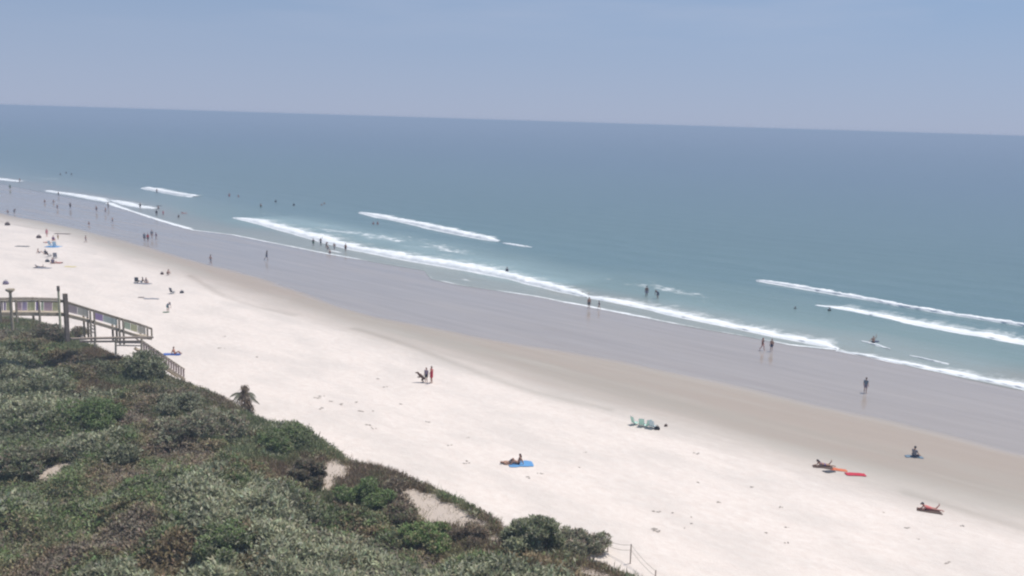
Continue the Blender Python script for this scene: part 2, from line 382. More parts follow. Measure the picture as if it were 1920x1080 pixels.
breaker([(940, 456, 4), (965, 461, 6), (996, 464, 3)], 'short tail of the outer wave', seed=4)
breaker([(1417, 527, 9), (1500, 541, 11), (1600, 559, 12), (1700, 578, 13), (1800, 594, 13), (1960, 620, 14)], 'outer breaking wave on the right', seed=5)
breaker([(1527, 573, 5), (1570, 580, 8), (1640, 593, 9), (1700, 606, 11), (1800, 625, 14), (1960, 655, 16)], 'second breaking wave on the right', hk=.5, seed=6, trail=2.4, lace=1)
breaker([(1567, 658, 6), (1620, 668, 8), (1700, 685, 12), (1800, 706, 16), (1880, 722, 18), (1960, 741, 20)], 'last wave running up the sand', hk=.5, seed=7, trail=1.5, lace=1)
breaker([(1615, 640, 4), (1640, 648, 7), (1668, 656, 4)], 'little wave', seed=8)
breaker([(1705, 667, 4), (1740, 676, 6), (1778, 684, 4)], 'little wave', seed=9)
breaker([(265, 353, 7), (300, 361, 9), (330, 367, 13), (362, 369, 8)], 'far wave', seed=10)
breaker([(84, 359, 4), (130, 366, 6), (170, 374, 7), (198, 379, 4)], 'far wave', hk=.6, seed=11)
breaker([(205, 376, 5), (230, 384, 7), (262, 390, 7), (285, 392, 4)], 'far wave', hk=.6, seed=12)
breaker([(-40, 333, 4), (12, 339, 4), (33, 341, 3)], 'far wave', hk=.6, seed=13)

# ------------------------------------------------------------------ dune vegetation
LEAF = None
def leaf_material():
    m, nt, b = mat('foliage'); c = attr(nt, 'leafcol', 'Color')
    nt.links.new(c, b.inputs['Base Color']); b.inputs['Roughness'].default_value = .55; b.inputs['Specular IOR Level'].default_value = .25
    tr = nd(nt, 'ShaderNodeBsdfTranslucent'); nt.links.new(c, tr.inputs[0]); mx = nd(nt, 'ShaderNodeMixShader'); mx.inputs[0].default_value = .22
    out = [n for n in nt.nodes if n.type == 'OUTPUT_MATERIAL'][0]
    nt.links.new(b.outputs[0], mx.inputs[1]); nt.links.new(tr.outputs[0], mx.inputs[2]); nt.links.new(mx.outputs[0], out.inputs[0]); return m
LEAF = leaf_material()
SILVER = np.array([.25, .265, .20]); MID = np.array([.155, .18, .11]); GREEN = np.array([.135, .195, .08]); OLIVE = np.array([.20, .19, .12])
BROWN = np.array([.215, .17, .13]); PURPLE = np.array([.19, .165, .14]); RUST = np.array([.22, .18, .12]); STRAW = np.array([.30, .255, .17]); DARK = np.array([.12, .13, .09])
def leaves(P, nper, length, width, col, elev=(.2, 1.35), colvar=.22, spread=.10):
    """P (n,3) tuft centres, col (n,3): rosettes of pointed leaves"""
    n = len(P); k = n*nper; r = rng
    base = np.repeat(P, nper, 0) + r.normal(0, spread, (k, 3))*[1, 1, .6]
    az = r.uniform(0, 2*math.pi, k); el = r.uniform(elev[0], elev[1], k)
    L = np.repeat(np.broadcast_to(length, (n,)), nper)*r.uniform(.6, 1.25, k); Wd = np.repeat(np.broadcast_to(width, (n,)), nper)*r.uniform(.7, 1.3, k)
    d = np.stack([np.cos(az)*np.cos(el), np.sin(az)*np.cos(el), np.sin(el)], 1)
    side = np.stack([-np.sin(az), np.cos(az), np.zeros(k)], 1) + r.normal(0, .35, (k, 3)); side /= np.linalg.norm(side, axis=1)[:, None]
    mid = base + d*L[:, None]*.5; tip = base + d*L[:, None]; tip[:, 2] -= L*.12
    V = np.stack([base, mid-side*Wd[:, None]*.5, tip, mid+side*Wd[:, None]*.5], 1).reshape(-1, 3)
    c = np.repeat(np.broadcast_to(col, (n, 3)), nper, 0)*(1+r.normal(0, colvar, (k, 1)))*(1+r.normal(0, .05, (k, 3)))
    return V, np.clip(c, .01, .6)
def leafmesh(name, parts, parent=None, m=None):
    parts = [(a, np.clip(b*[1.28, 1.22, 1.05], .01, .6)) for a, b in parts]
    V = np.concatenate([p[0] for p in parts]); C = np.concatenate([p[1] for p in parts])
    me = npmesh(name, V, np.arange(len(V)).reshape(-1, 4)); cattr(me, 'leafcol', C, 'FACE')
    return link(name, me, m or LEAF, parent)
def canopy(s, t):
    h = 1.15*sstep(.38, .72, fbm(s*.20+3, t*.26+9, 3)) + .55*(fbm(s*.6, t*.7, 3)-.3)
    edge = sstep(.2, 5, toe_of(s)-3.2-t)
    return np.clip(h, .08, 2)*(.18+.82*edge)
def in_view(x, y, z, mx=420, my=90):
    q = (np.stack([x, y, z-CAMH], 1)) @ RN; px = 960+F*q[:, 0]/-q[:, 2]; py = 540-F*q[:, 1]/-q[:, 2]
    return (q[:, 2] < 0) & (px > -mx) & (px < 1920+mx) & (py < 1080+my)
def scatter(n, s0, s1, t0, t1):
    s = rng.uniform(s0, s1, n); t = rng.uniform(t0, t1, n); P = B0 + s[:, None]*U + t[:, None]*N; z = ground_z(s, t); P[:, 2] = z
    k = in_view(P[:, 0], P[:, 1], z+.5); return s[k], t[k], P[k]
def pick(v, cols, th):
    c = np.tile(cols[0], (len(v), 1))
    for q, cc in zip(th, cols[1:]): c[v > q] = cc
    return c
parts = []
s, t, P = scatter(270000, -14, 118, -84, -45)
ch = canopy(s, t); b = bare(P[:, 0], P[:, 1]); z1 = fbm(s*.11+40, t*.15+4, 3)+rng.normal(0, .035, len(s)); z2 = fbm(s*.3+7, t*.3+70, 3)+rng.normal(0, .04, len(s))
near = sstep(-56, -62, t)                     # silver scrub dominates the landward side
zz = z1 + .10*near
col = pick(zz, [PURPLE, BROWN, OLIVE, MID, GREEN*.95, MID, SILVER*.8, SILVER, SILVER*1.12], [.365, .405, .46, .50, .53, .56, .59, .64])
col[z2 > .72] = RUST*.9; col[(z2 < .34) & (near < .5)] = DARK*1.2
col = col*(.62+.76*fbm(s*.85+11, t*1.0+5, 3))[:, None]*rng.uniform(.85, 1.15, (len(s), 1))
keep = (t < toe_of(s)-2.6) & (b < .25) & (rng.random(len(s)) < .35+.65*sstep(.3, .6, ch+.3*near))
P2 = P[keep].copy(); P2[:, 2] += ch[keep]*rng.uniform(.55, 1.0, keep.sum())+.03; c2 = col[keep]; zk = zz[keep]
sil = zk > .56
parts.append(leaves(P2[sil], 6, .36, .125, c2[sil], colvar=.15))
parts.append(leaves(P2[~sil], 6, .24, .09, c2[~sil], colvar=.16))
scrub = leafmesh('dune_scrub', parts); tag(scrub, 'dense low scrub in grey green and brown covering the dune', 'scrub', kind='stuff')
# grass on the seaward face and round the bare patches
parts = []
s, t, P = scatter(100000, -20, 118, -56, -42.5)
toe = toe_of(s); pr = sstep(.2, 2.2, toe-t)*.9+.02
k = (rng.random(len(s)) < pr) & (bare(P[:, 0], P[:, 1]) < .35)
g = fbm(s*.2, t*.4, 3)[k][:, None]; P2 = P[k]
cg = np.where(g > .5, MID*1.15, np.where(g > .42, OLIVE*.95, BROWN*.95))
parts.append(leaves(P2, 7, rng.uniform(.25, .6, k.sum()), .035, cg, elev=(.75, 1.5), spread=.12))
s, t, P = scatter(45000, -8, 60, -75, -48); b = bare(P[:, 0], P[:, 1]); k = (b > .0) & (rng.random(len(s)) < np.where(b < .5, .7, .12))
parts.append(leaves(P[k], 5, .3, .03, np.tile(STRAW*.7, (k.sum(), 1)), elev=(.5, 1.4), spread=.15))
grass = leafmesh('dune_grass', parts); tag(grass, 'thin beach grass edging the dune face and its bare sand', 'grass', kind='stuff')

BARK = plain('bark', (.13, .10, .08), .9, .1, .3, 9)
def shrub(name, px, py, wpx, hpx, cols, label, n=900, leaf=(.26, .09), nper=7, group=None, lift=0.0, lean=0):
    """py: foot of the shrub in the picture"""
    P = dune_pt(px, py); D = math.hypot(P[1], CAMH-P[2]); R = wpx/2*D/F; Hh = hpx*D/F*.95
    s0, t0 = ST(P); zb = float(ground_z(s0, t0)); root = empty(name, (P[0], P[1], zb+lift), 0, label, 'shrub', group)
    # stems
    st = MB(); nl = 14
    lobes = []
    R *= 1.12
    for i in range(nl):
        a = random.uniform(0, 6.28); rr = R*random.uniform(.25, .95); q = (rr*math.cos(a), rr*math.sin(a), Hh*random.uniform(.2, .62)*(1.25-.5*rr/R))
        st.tube([(0.05*math.cos(a), .05*math.sin(a), -.15), (q[0]*.4, q[1]*.4, q[2]*.45), q], [.06, .04, .012], 6)
        lobes.append((q, R*random.uniform(.22, .42)))
    lobes.append(((0, 0, Hh*.6), R*.42)); st.build('stem', BARK, root)
    pts = []; cc = []
    per = n//len(lobes)
    for (q, lr) in lobes:
        v = rng.normal(0, 1, (per, 3)); v /= np.linalg.norm(v, axis=1)[:, None]; rad = lr*rng.uniform(.62, 1.02, per)
        p = v*rad[:, None]*[1, 1, .7] + np.array(q); k = p[:, 2] > .04; p = p[k]; pts.append(p)
        w = rng.random(len(p)); cl = np.array(cols)[(w*len(cols)).astype(int)]; cc.append(cl*random.uniform(.85, 1.15))
    pts = np.concatenate(pts); cc = np.concatenate(cc); pts[:, 2] = np.minimum(pts[:, 2], Hh*1.05)
    leafmesh('foliage', [leaves(pts, nper, leaf[0], leaf[1], cc, spread=.06)], root)
    return root
shrub('bush', 1008, 1030, 112, 70, [SILVER*.85, SILVER, MID], 'big rounded grey-green bush at the right end of the dune crest', 2600, lift=-.1)
shrub('bush', 1085, 1044, 86, 60, [SILVER*.95, PURPLE*1.4, SILVER*.8], 'greyish mauve bush just left of the thin rope fence', 1900, lift=-.1)
shrub('bush', 688, 944, 84, 46, [GREEN, MID, GREEN*.8], 'dark leafy green bush between two bare sand hollows', 1700, (.16, .08))
shrub('bush', 798, 1026, 92, 46, [GREEN*1.1, GREEN, OLIVE], 'bright green bush below the largest bare sand hollow', 1600, (.18, .08))
shrub('shrub', 578, 912, 54, 66, [PURPLE, BROWN*.8, DARK], 'dark brown upright shrub left of the pale sand hollow', 1300, (.2, .06))
shrub('shrub', 738, 922, 42, 28, [PURPLE, PURPLE*1.2, BROWN], 'small purplish brown shrub right of the dark leafy green bush', 800, (.18, .06))
shrub('shrub', 752, 985, 60, 42, [PURPLE*1.1, BROWN*.8, MID], 'sprawling purple brown shrub left of the largest bare hollow', 1200, (.22, .06))
shrub('shrub', 888, 1010, 62, 30, [PURPLE, BROWN], 'low reddish brown shrub lying in the sand path', 700, (.2, .05))
shrub('thicket', 98, 644, 92, 34, [PURPLE*.8, PURPLE, DARK], 'dark brown thicket at the foot of the boardwalk post', 1500, (.3, .08))
shrub('shrub', 146, 634, 40, 26, [PURPLE, MID, BROWN], 'ragged shrub just right of the tall boardwalk post', 700, (.28, .07))
shrub('bush', 262, 705, 104, 46, [SILVER*.7, MID, SILVER*.8], 'blue-green bush below the beach stairs', 1500, (.3, .1))
shrub('bush', 75, 762, 120, 62, [SILVER*.9, MID, SILVER*.75], 'silvery bush halfway up the left edge of the dune', 1800)
shrub('bush', 178, 792, 120, 46, [GREEN*.9, MID, GREEN], 'wide fresh green bush right of the silvery bush', 1600, (.2, .08))
shrub('bush', 372, 830, 136, 60, [SILVER, SILVER*.85, PURPLE*1.3], 'large silver-grey bush in the middle of the dune', 2200)
shrub('bush', 48, 888, 96, 56, [SILVER*.8, MID, PURPLE], 'rounded dark grey bush above the little sand patches', 1500)
shrub('bush', 236, 872, 70, 40, [SILVER*1.1, SILVER, DARK], 'small pale silver bush standing over a dark hollow', 1000)
shrub('bush', 548, 835, 104, 36, [MID, GREEN*.85, MID*.9], 'flat green bush at the crest edge above the beach', 1400, (.2, .07))
shrub('bush', 440, 915, 126, 44, [GREEN*.75, MID, OLIVE], 'dull green bush in the dip behind the brown shrub', 1500, (.2, .08))
shrub('bush', 330, 770, 80, 30, [SILVER*.8, SILVER*.7], 'low ash grey bush behind the large silver-grey bush', 900)
shrub('bush', 430, 1035, 110, 44, [GREEN*.9, MID, SILVER*.8], 'greener clump among the grey scrub at the bottom of the picture', 1200, (.24, .09))
shrub('bush', 250, 968, 90, 34, [RUST*.7, OLIVE, MID], 'rusty brown bush within the grey scrub', 900)

# yucca-like plant with drooping fronds
def yucca(px, py):
    P = dune_pt(px, py); D = math.hypot(P[1], CAMH-P[2]); k = D/F; root = empty('palm', (P[0], P[1], P[2]-.1), 0, 'dark ragged palm with drooping fronds at the edge of the dune', 'palm')
    tr = MB(); tr.tube([(.1, 0, 0), (.05, 0, 1.0), (0, 0, 1.9)], [.22, .17, .12], 9); tr.build('trunk', BARK, root, True)
    # dead skirt
    n = 240; a = rng.uniform(0, 6.28, n); zz = rng.uniform(.2, 2.7, n); rr = (2.8-zz)*.27
    pts = np.stack([np.cos(a)*rr, np.sin(a)*rr, zz], 1); leafmesh('dead_fronds', [leaves(pts, 5, .45, .07, np.tile(BROWN*.75, (n, 1)), elev=(-1.3, -.4))], root)
    fr = [(-1.45, .2, 2.0, .25, .5), (-1.0, -.5, 2.1, -.3, .9), (.9, .2, 1.85, .15, .55), (1.35, -.2, 1.5, .0, .45), (-.6, .7, 2.3, 0, .7), (.75, .9, 2.0, 0, .7), (-1.2, .9, 1.6, 0, .8), (-.9, .1, 1.5, 0, .6)]
    for (dx, dy, zt, _, drop) in fr:
        p0 = np.array([0, 0, 1.8]); pm = np.array([dx*.6, dy*.6, zt+.25]); pe = np.array([dx, dy, zt-drop])
        m = MB(); V = []
        K = 9; pp = []
        for i in range(K+1):
            q = i/K; pp.append((1-q)**2*p0+2*q*(1-q)*pm+q*q*pe)
        m.tube(pp, [.035*(1-.7*i/K) for i in range(K+1)], 5)
        d = np.array([dx, dy, 0]); d /= np.linalg.norm(d)+1e-6; sd = np.array([-d[1], d[0], 0])
        for i in range(1, K*3+1):
            q = i/(K*3); c = (1-q)**2*p0+2*q*(1-q)*pm+q*q*pe; L = .42*math.sin(math.pi*min(q*.9+.1, 1))+.08
            if q < .3: continue
            for sg in (-1, 1):
                tip = c+sd*sg*L*.55+d*.2*L+np.array([0, 0, -.75*L]); w = d*.035
                m.add([c-w, tip, c+w, c+np.array([0, 0, .012])], [(0, 1, 2), (0, 2, 3)])
        m.build('frond', pc('frond', (.16, .16, .11), var=.25), root)
yucca(460, 774)
# small separate seedlings of beach grass on the sand
# ------------------------------------------------------------------ boardwalk
WOOD = plain('weathered_wood', (.42, .355, .27), .85, .15, .25, 3.0)
WOODL = plain('pale_wood', (.34, .29, .25), .85, .15, .2, 3.0)
WOODD = plain('dark_wood', (.25, .205, .17), .9, .1, .25, 3.0)
E = hit_plane(285, 632, W(0, -47.2), N)
def bh(px, py, off=0.0): return hit_plane(px, py, E+U*off, U)
bw = empty('boardwalk', (E[0], E[1], 0), 0, 'raised wooden boardwalk with pastel painted railing panels leading down to the beach', 'boardwalk')
bw_inv = np.array([E[0], E[1], 0])
def L3(p): return np.array(p)-bw_inv
WID = 1.25
top = [(-60, 564), (0, 563), (60, 562), (118, 563.5), (175, 581), (225, 596.5), (274, 611), (284, 615)]
bot = [(-60, 587), (0, 586), (60, 586), (118, 587), (170, 600), (220, 615), (262, 629), (285, 632)]
dk = MB()
for a, b_ in zip(bot[:-1], bot[1:]):
    p = L3(bh(*a)); q = L3(bh(*b_)); o = np.array(U)*WID/2
    dk.bar(p+o+[0, 0, -.03], q+o+[0, 0, -.03], WID, .05)
    for e in (.02, WID-.02): dk.bar(p+U*e+[0, 0, -.17], q+U*e+[0, 0, -.17], .07, .22)
dk.build('deck', WOOD, bw)
hr = MB()
for off in (0, WID):
    for a, b_ in zip(top[:-1], top[1:]):
        p = L3(bh(*a))+U*off; q = L3(bh(*b_))+U*off; hr.bar(p, q, .14, .06); hr.bar(p-[0, 0, .12], q-[0, 0, .12], .05, .12)
hr.build('handrail', WOOD, bw)
def yt(px): return float(np.interp(px, [a for a, _ in top], [b for _, b in top]))
def yb(px): return float(np.interp(px, [a for a, _ in bot], [b for _, b in bot]))
PAST = {'pink': (.82, .62, .66), 'lilac': (.70, .58, .76), 'yellow': (.84, .82, .52), 'mint': (.74, .80, .74), 'cream': (.82, .78, .68), 'violet': (.66, .48, .78), 'rose': (.70, .60, .61), 'pale_green': (.72, .80, .62)}
def banner(name, c):
    m = pc(name, c, var=.1)
    if 'tr' not in m: 
        m['tr'] = 1; nt = m.node_tree; b = [n for n in nt.nodes if n.type == 'BSDF_PRINCIPLED'][0]; o = [n for n in nt.nodes if n.type == 'OUTPUT_MATERIAL'][0]; t = nt.nodes.new('ShaderNodeBsdfTranslucent'); t.inputs[0].default_value = (*c, 1); x = nt.nodes.new('ShaderNodeMixShader'); x.inputs[0].default_value = .5
        nt.links.new(b.outputs[0], x.inputs[1]); nt.links.new(t.outputs[0], x.inputs[2]); nt.links.new(x.outputs[0], o.inputs[0])
    return m
for x0, x1, c in [(-58, -40, 'pink'), (-40, -22, 'mint'), (-22, -4, 'lilac'), (-3, 6, 'rose'), (7, 11.5, 'lilac'), (12, 18, 'yellow'), (31, 41, 'pink'), (41.5, 51, 'lilac'), (51.5, 66, 'yellow'), (67.5, 75, 'violet'), (77, 82, 'pale_green'), (82.5, 98, 'pink'), (98.5, 111, 'yellow'),
                  (125, 145, 'rose'), (145.5, 165.5, 'cream'), (178, 193, 'violet'), (193.5, 219.5, 'mint'), (233, 244.5, 'pale_green'), (245, 257.5, 'yellow'), (258, 273, 'cream')]:
    m = MB(); k = max(1, int((x1-x0)/2.6))
    for i in range(k):
        a = x0+(x1-x0)*i/k; b_ = x0+(x1-x0)*(i+1)/k-.25; xm = (a+b_)/2
        p0 = L3(bh(a, yt(a)+4)); p1 = L3(bh(b_, yt(b_)+4)); q0 = L3(bh(a, yb(a)-4.0)); q1 = L3(bh(b_, yb(b_)-4.0)); th = np.array(U)*.012
        m.add([p0, p1, q1, q0, p0+th, p1+th, q1+th, q0+th], [(3, 2, 1, 0), (4, 5, 6, 7), (0, 1, 5, 4), (1, 2, 6, 5), (2, 3, 7, 6), (3, 0, 4, 7)])
    o = m.build('railing_panel', banner('paint_'+c, tuple(.85*v+.10 for v in PAST[c])), bw); o['label'] = c.replace('_', ' ')+' painted railing panel'
def post(px, ytop, ybot_, w, m=WOOD, off=-.05, name='post', w2=None):
    a = L3(bh(px, ytop))+U*off; b_ = L3(bh(px, ybot_))+U*off
    b_ = np.array([a[0], a[1], b_[2]]); mb = MB(); mb.bar(b_, a, w, w2 or w); return mb.build(name, m, bw)
for off in (-.06, WID+.06):
    for px in (-40, -2, 29, 72): post(px, yt(px)-1, 604, .14, off=off)
    for px in (168, 175.5): post(px, yt(px), 640, .13, off=off)
    for px in (222.5, 230): post(px, yt(px), 646, .14, off=off)
    for px in (275.5, 283.5): post(px, yt(px), 633, .12, off=off)
post(120, 550, 640, .31, WOODD, off=-.2, name='tall_post')
for k, (y0, y1) in enumerate(((606, 612), (612, 618), (618, 624))):
    m = MB(); a = L3(bh(168, y0)); b_ = L3(bh(175.5, y1)); m.bar(a, b_, .06, .08); m.build('cross_brace', WOOD, bw)
# free-standing masts beside the walk
def mast(px, y0, y1, off, label, w, cap, m1, m2, name):
    base = bh(px, y1, off); tp = bh(px, y0, off); root = empty(name, (base[0], base[1], base[2]-1.2), 0, label, 'post'); h = tp[2]-base[2]+1.2
    a = MB(); a.tube([(0, 0, 0), (0, 0, h-.02)], [w, w*.9], 10); a.build('shaft', m1, root, False)
    c = MB(); cap(c, h); c.build('cap', m2, root, False)
mast(22, 543, 592, -.6, 'grey post with a wide flat cap rising above the left end of the boardwalk', .12, lambda c, h: (c.tube([(0, 0, h-.25), (0, 0, h-.05), (0, 0, h+.08)], [.10, .36, .33], 12),), WOOD, WOOD, 'capped_post')
mast(112, 536, 590, -.4, 'slim pale yellow pole with a dark top beside the tall boardwalk post', .10, lambda c, h: (c.tube([(0, 0, h-.45), (0, 0, h-.4), (0, 0, h)], [.06, .13, .12], 10),), pc('yellow_paint', (.62, .58, .40)), WOODD, 'marker_pole')
# lower landing and stairs
E2 = E - U*1.6
def lh(px, py): return L3(hit_plane(px, py, E2, U))
ld = MB(); ld.bar(lh(135, 636)+U*.25, lh(288, 633)+U*.25, .5, .12); ld.bar(lh(150, 640.5), lh(266, 640), .08, .16); ld.build('landing', WOODD, bw)
rl = MB()
for y in (643, 648.5): rl.bar(lh(216, y-1.0), lh(266, y), .06, .11)
rl.build('landing_rail', WOODL, bw)
for px, y0, y1 in ((178, 632, 650), (217, 632, 668), (265.5, 634, 668)):
    m = MB(); a = lh(px, y0); b_ = lh(px, y1); m.bar(b_, a, .13, .13); m.build('post', WOOD, bw)
sr = MB(); sr.bar(lh(264, 637), lh(346, 692.5), .12, .10); sr.bar(lh(264, 637)+U*1.3, lh(346, 692.5)+U*1.3, .12, .10); sr.build('stair_handrail', WOOD, bw)
n = 17; bal = MB()
for i in range(n+1):
    q = i/n; a = lh(265+79*q, 638+54.0*q); b_ = lh(258+76*q, 657+49*q); x = a.copy(); zb = b_[2]; bal.bar([x[0], x[1], x[2]-.78], x, .16, .035, up=tuple(U))
bal.build('balusters', plain('pink_wood', (.36, .27, .25), .85, .1, .15, 3), bw)
stp = MB()
for i in range(15):
    q = (i+.5)/15; a = lh(265+79*q, 638+54.0*q)-[0, 0, .95]; stp.bar(a, a+U*1.3, .30, .045, up=(0, 0, 1))
for e in (0, 1.3): stp.bar(lh(264, 637)-[0, 0, 1.0]+U*e, lh(346, 692.5)-[0, 0, 1.0]+U*e, .06, .26)
stp.build('stair_flight', WOOD, bw)

# rope fence at the right end
def rope_fence():
    pts = [(1139, 1036, 1012), (1181.5, 1056, 1020), (1228, 1094, 1069)]
    base = [dune_pt(x, y+2) for x, y, _ in pts]; b0 = base[0]; root = empty('rope_fence', (b0[0], b0[1], b0[2]), 0, 'thin rope fence on slim posts at the right foot of the dune', 'fence')
    tops = []
    for (x, y, yt_), bb in zip(pts, base):
        nrm = np.array([bb[0], bb[1], 0]); nrm /= np.linalg.norm(nrm); tp = hit_plane(x, yt_, bb, nrm); a = bb-b0; m = MB()
        m.tube([a-[0, 0, .3], [a[0], a[1], tp[2]-b0[2]]], .04, 7); m.build('post', WOODL, root); tops.append(np.array([a[0], a[1], tp[2]-b0[2]-.04]))
    for d_ in (0, .35):
        r = MB()
        for p, q in zip(tops[:-1], tops[1:]):
            r.tube([p*(1-k)+q*k-np.array([0, 0, d_+.25*4*k*(1-k)*.5]) for k in np.linspace(0, 1, 9)], .014, 5)
        r.build('rope', pc('rope', (.42, .40, .33)), root)
rope_fence()

# ------------------------------------------------------------------ seaweed scraps and marks on the sand
sw_ = []
def scraps(x0, y0, x1, y1, n, sp, size):
    for i in range(int(n*.17)):
        q = random.random(); px = x0+(x1-x0)*q+random.gauss(0, 6); py = y0+(y1-y0)*q+random.gauss(0, sp); sw_.append((G(px, py), size*random.uniform(.4, 1.3)))
for a in [(560, 735, 640, 762, 26, 4, .30), (640, 780, 700, 790, 8, 3, .35), (640, 700, 780, 725, 12, 6, .3), (820, 850, 960, 885, 16, 7, .22), (980, 880, 1080, 940, 14, 10, .2), (1180, 950, 1330, 985, 26, 6, .22), (1150, 985, 1290, 1010, 22, 6, .2),
          (1290, 900, 1330, 915, 7, 4, .22), (1400, 960, 1560, 1030, 18, 22, .2), (1600, 1030, 1900, 1070, 14, 20, .2), (700, 800, 1000, 860, 22, 25, .2), (1000, 850, 1400, 950, 30, 40, .2), (400, 650, 700, 720, 22, 22, .3), (250, 600, 520, 680, 16, 20, .35), (150, 470, 215, 480, 8, 3, .5), (500, 700, 760, 800, 30, 22, .25), (1300, 960, 1900, 1060, 30, 30, .16)]: scraps(*a)
m = MB()
for p, sz in sw_:
    s_, t_ = ST(p); z_ = float(ground_z(s_, t_))
    for k in range(3):
        c = p+np.array([random.gauss(0, sz*.6), random.gauss(0, sz*.4), 0]); c[2] = z_+.01; r = sz*random.uniform(.2, .6); nn = 7; rs = [r*random.uniform(.5, 1.2) for _ in range(nn)]
        ring = [c+np.array([rs[i]*math.cos(6.283*i/nn)*1.3, rs[i]*math.sin(6.283*i/nn)*.7, 0]) for i in range(nn)]
        ringt = [c+(q-c)*.6+np.array([0, 0, .05]) for q in ring]
        m.add(ring+ringt, [tuple(range(nn, 2*nn))]+[(i, (i+1) % nn, nn+(i+1) % nn, nn+i) for i in range(nn)])
o = m.build('seaweed', pc('dry_seaweed', (.48, .42, .36), var=.25)); tag(o, 'scattered scraps of dry seaweed on the pale upper beach', 'seaweed', kind='stuff')

# ------------------------------------------------------------------ people
def remeshed(mb, name, vox):
    me = mb.mesh(name+'_src'); o = bpy.data.objects.new('tmp_body', me); COL.objects.link(o)
    md = o.modifiers.new('r', 'REMESH'); md.mode = 'VOXEL'; md.voxel_size = vox; md.use_smooth_shade = True
    sm = o.modifiers.new('s', 'SMOOTH'); sm.factor = .5; sm.iterations = 2
    dg = bpy.context.evaluated_depsgraph_get(); me2 = bpy.data.meshes.new_from_object(o.evaluated_get(dg)); me2.name = name
    bpy.data.objects.remove(o); bpy.data.meshes.remove(me)
    me2.polygons.foreach_set('use_smooth', [True]*len(me2.polygons)); return me2
def mir(p): return (-p[0], p[1], p[2])
def J(pelvis, chest, neck, head, sh, el, wr, hip, kn, an, toe, el2=None, wr2=None, kn2=None, an2=None, toe2=None, sh2=None, hd=None):
    return dict(pelvis=pelvis, chest=chest, neck=neck, head=head, L=dict(sh=sh, el=el, wr=wr, hip=hip, kn=kn, an=an, toe=toe),
                R=dict(sh=sh2 or mir(sh), el=el2 or mir(el), wr=wr2 or mir(wr), hip=mir(hip), kn=kn2 or mir(kn), an=an2 or mir(an), toe=toe2 or mir(toe)))
POSES = {
 'stand': J((0, 0, .95), (0, .01, 1.28), (0, .01, 1.45), (0, -.02, 1.61), (.175, .01, 1.40), (.235, .03, 1.12), (.25, -.05, .88), (.085, 0, .92), (.10, -.01, .50), (.11, .02, .09), (.13, -.14, .035)),
 'walk': J((0, 0, .94), (0, -.02, 1.27), (0, -.02, 1.44), (0, -.05, 1.60), (.175, -.02, 1.39), (.22, .12, 1.14), (.24, .12, .90), (.085, 0, .91), (.09, -.16, .51), (.09, -.22, .10), (.10, -.38, .06), el2=(-.22, -.10, 1.14), wr2=(-.20, -.28, .98), kn2=(-.09, .05, .50), an2=(-.10, .32, .16), toe2=(-.11, .24, .04)),
 'reach': J((0, 0, .95), (0, .01, 1.28), (0, .01, 1.45), (0, -.02, 1.61), (.175, .01, 1.41), (.33, -.16, 1.36), (.42, -.34, 1.46), (.085, 0, .92), (.10, -.03, .50), (.11, .02, .09), (.13, -.14, .035), el2=(-.25, .04, 1.14), wr2=(-.22, -.10, .93)),
 'armup': J((0, 0, .95), (0, .01, 1.28), (0, .01, 1.45), (0, -.02, 1.61), (.18, .01, 1.43), (.32, -.02, 1.63), (.30, -.06, 1.88), (.085, 0, .92), (.10, -.03, .50), (.11, .02, .09), (.13, -.14, .035), el2=(-.30, .0, 1.2), wr2=(-.44, -.12, 1.05)),
 'bend': J((0, .08, .90), (0, -.18, 1.14), (0, -.31, 1.26), (0, -.43, 1.32), (.175, -.27, 1.21), (.21, -.36, .95), (.16, -.44, .70), (.085, .08, .88), (.11, -.03, .49), (.12, .04, .09), (.13, -.12, .035)),
 'sit': J((0, 0, .13), (0, .13, .46), (0, .16, .62), (0, .12, .78), (.175, .15, .58), (.24, .30, .34), (.25, .37, .07), (.09, -.01, .12), (.13, -.40, .34), (.13, -.70, .08), (.14, -.80, .14)),
 'crosssit': J((0, 0, .13), (0, .02, .47), (0, .01, .64), (0, -.03, .79), (.175, .02, .59), (.25, -.10, .37), (.20, -.30, .25), (.09, -.01, .12), (.34, -.26, .16), (.08, -.38, .07), (-.02, -.42, .06), kn2=(-.34, -.28, .18), an2=(-.10, -.44, .08), toe2=(0, -.5, .06)),
 'chairsit': J((0, 0, .30), (0, .16, .60), (0, .22, .75), (0, .20, .91), (.175, .2, .71), (.27, .06, .50), (.28, -.16, .46), (.09, -.01, .29), (.12, -.42, .42), (.12, -.60, .09), (.13, -.74, .04)),
 'supine': J((0, 0, .12), (0, .34, .14), (0, .50, .15), (0, .65, .15), (.175, .44, .13), (.30, .22, .07), (.27, -.02, .06), (.09, -.02, .11), (.13, -.33, .40), (.13, -.52, .08), (.14, -.66, .04), kn2=(-.12, -.44, .10), an2=(-.14, -.84, .07), toe2=(-.16, -.88, .17)),
 'prone': J((0, 0, .13), (0, -.32, .21), (0, -.47, .32), (0, -.57, .43), (.175, -.42, .27), (.21, -.52, .06), (.09, -.74, .05), (.09, .02, .12), (.11, .44, .09), (.13, .84, .08), (.13, .95, .04), kn2=(-.12, .44, .09), an2=(-.14, .66, .38), toe2=(-.14, .62, .50)),
 'crouch': J((0, .14, .34), (0, .00, .66), (0, -.06, .81), (0, -.13, .95), (.175, -.04, .76), (.24, -.22, .56), (.16, -.42, .42), (.09, .12, .32), (.17, -.26, .50), (.14, .02, .09), (.15, -.14, .035)),
}
def v3(p): return np.array(p, float)
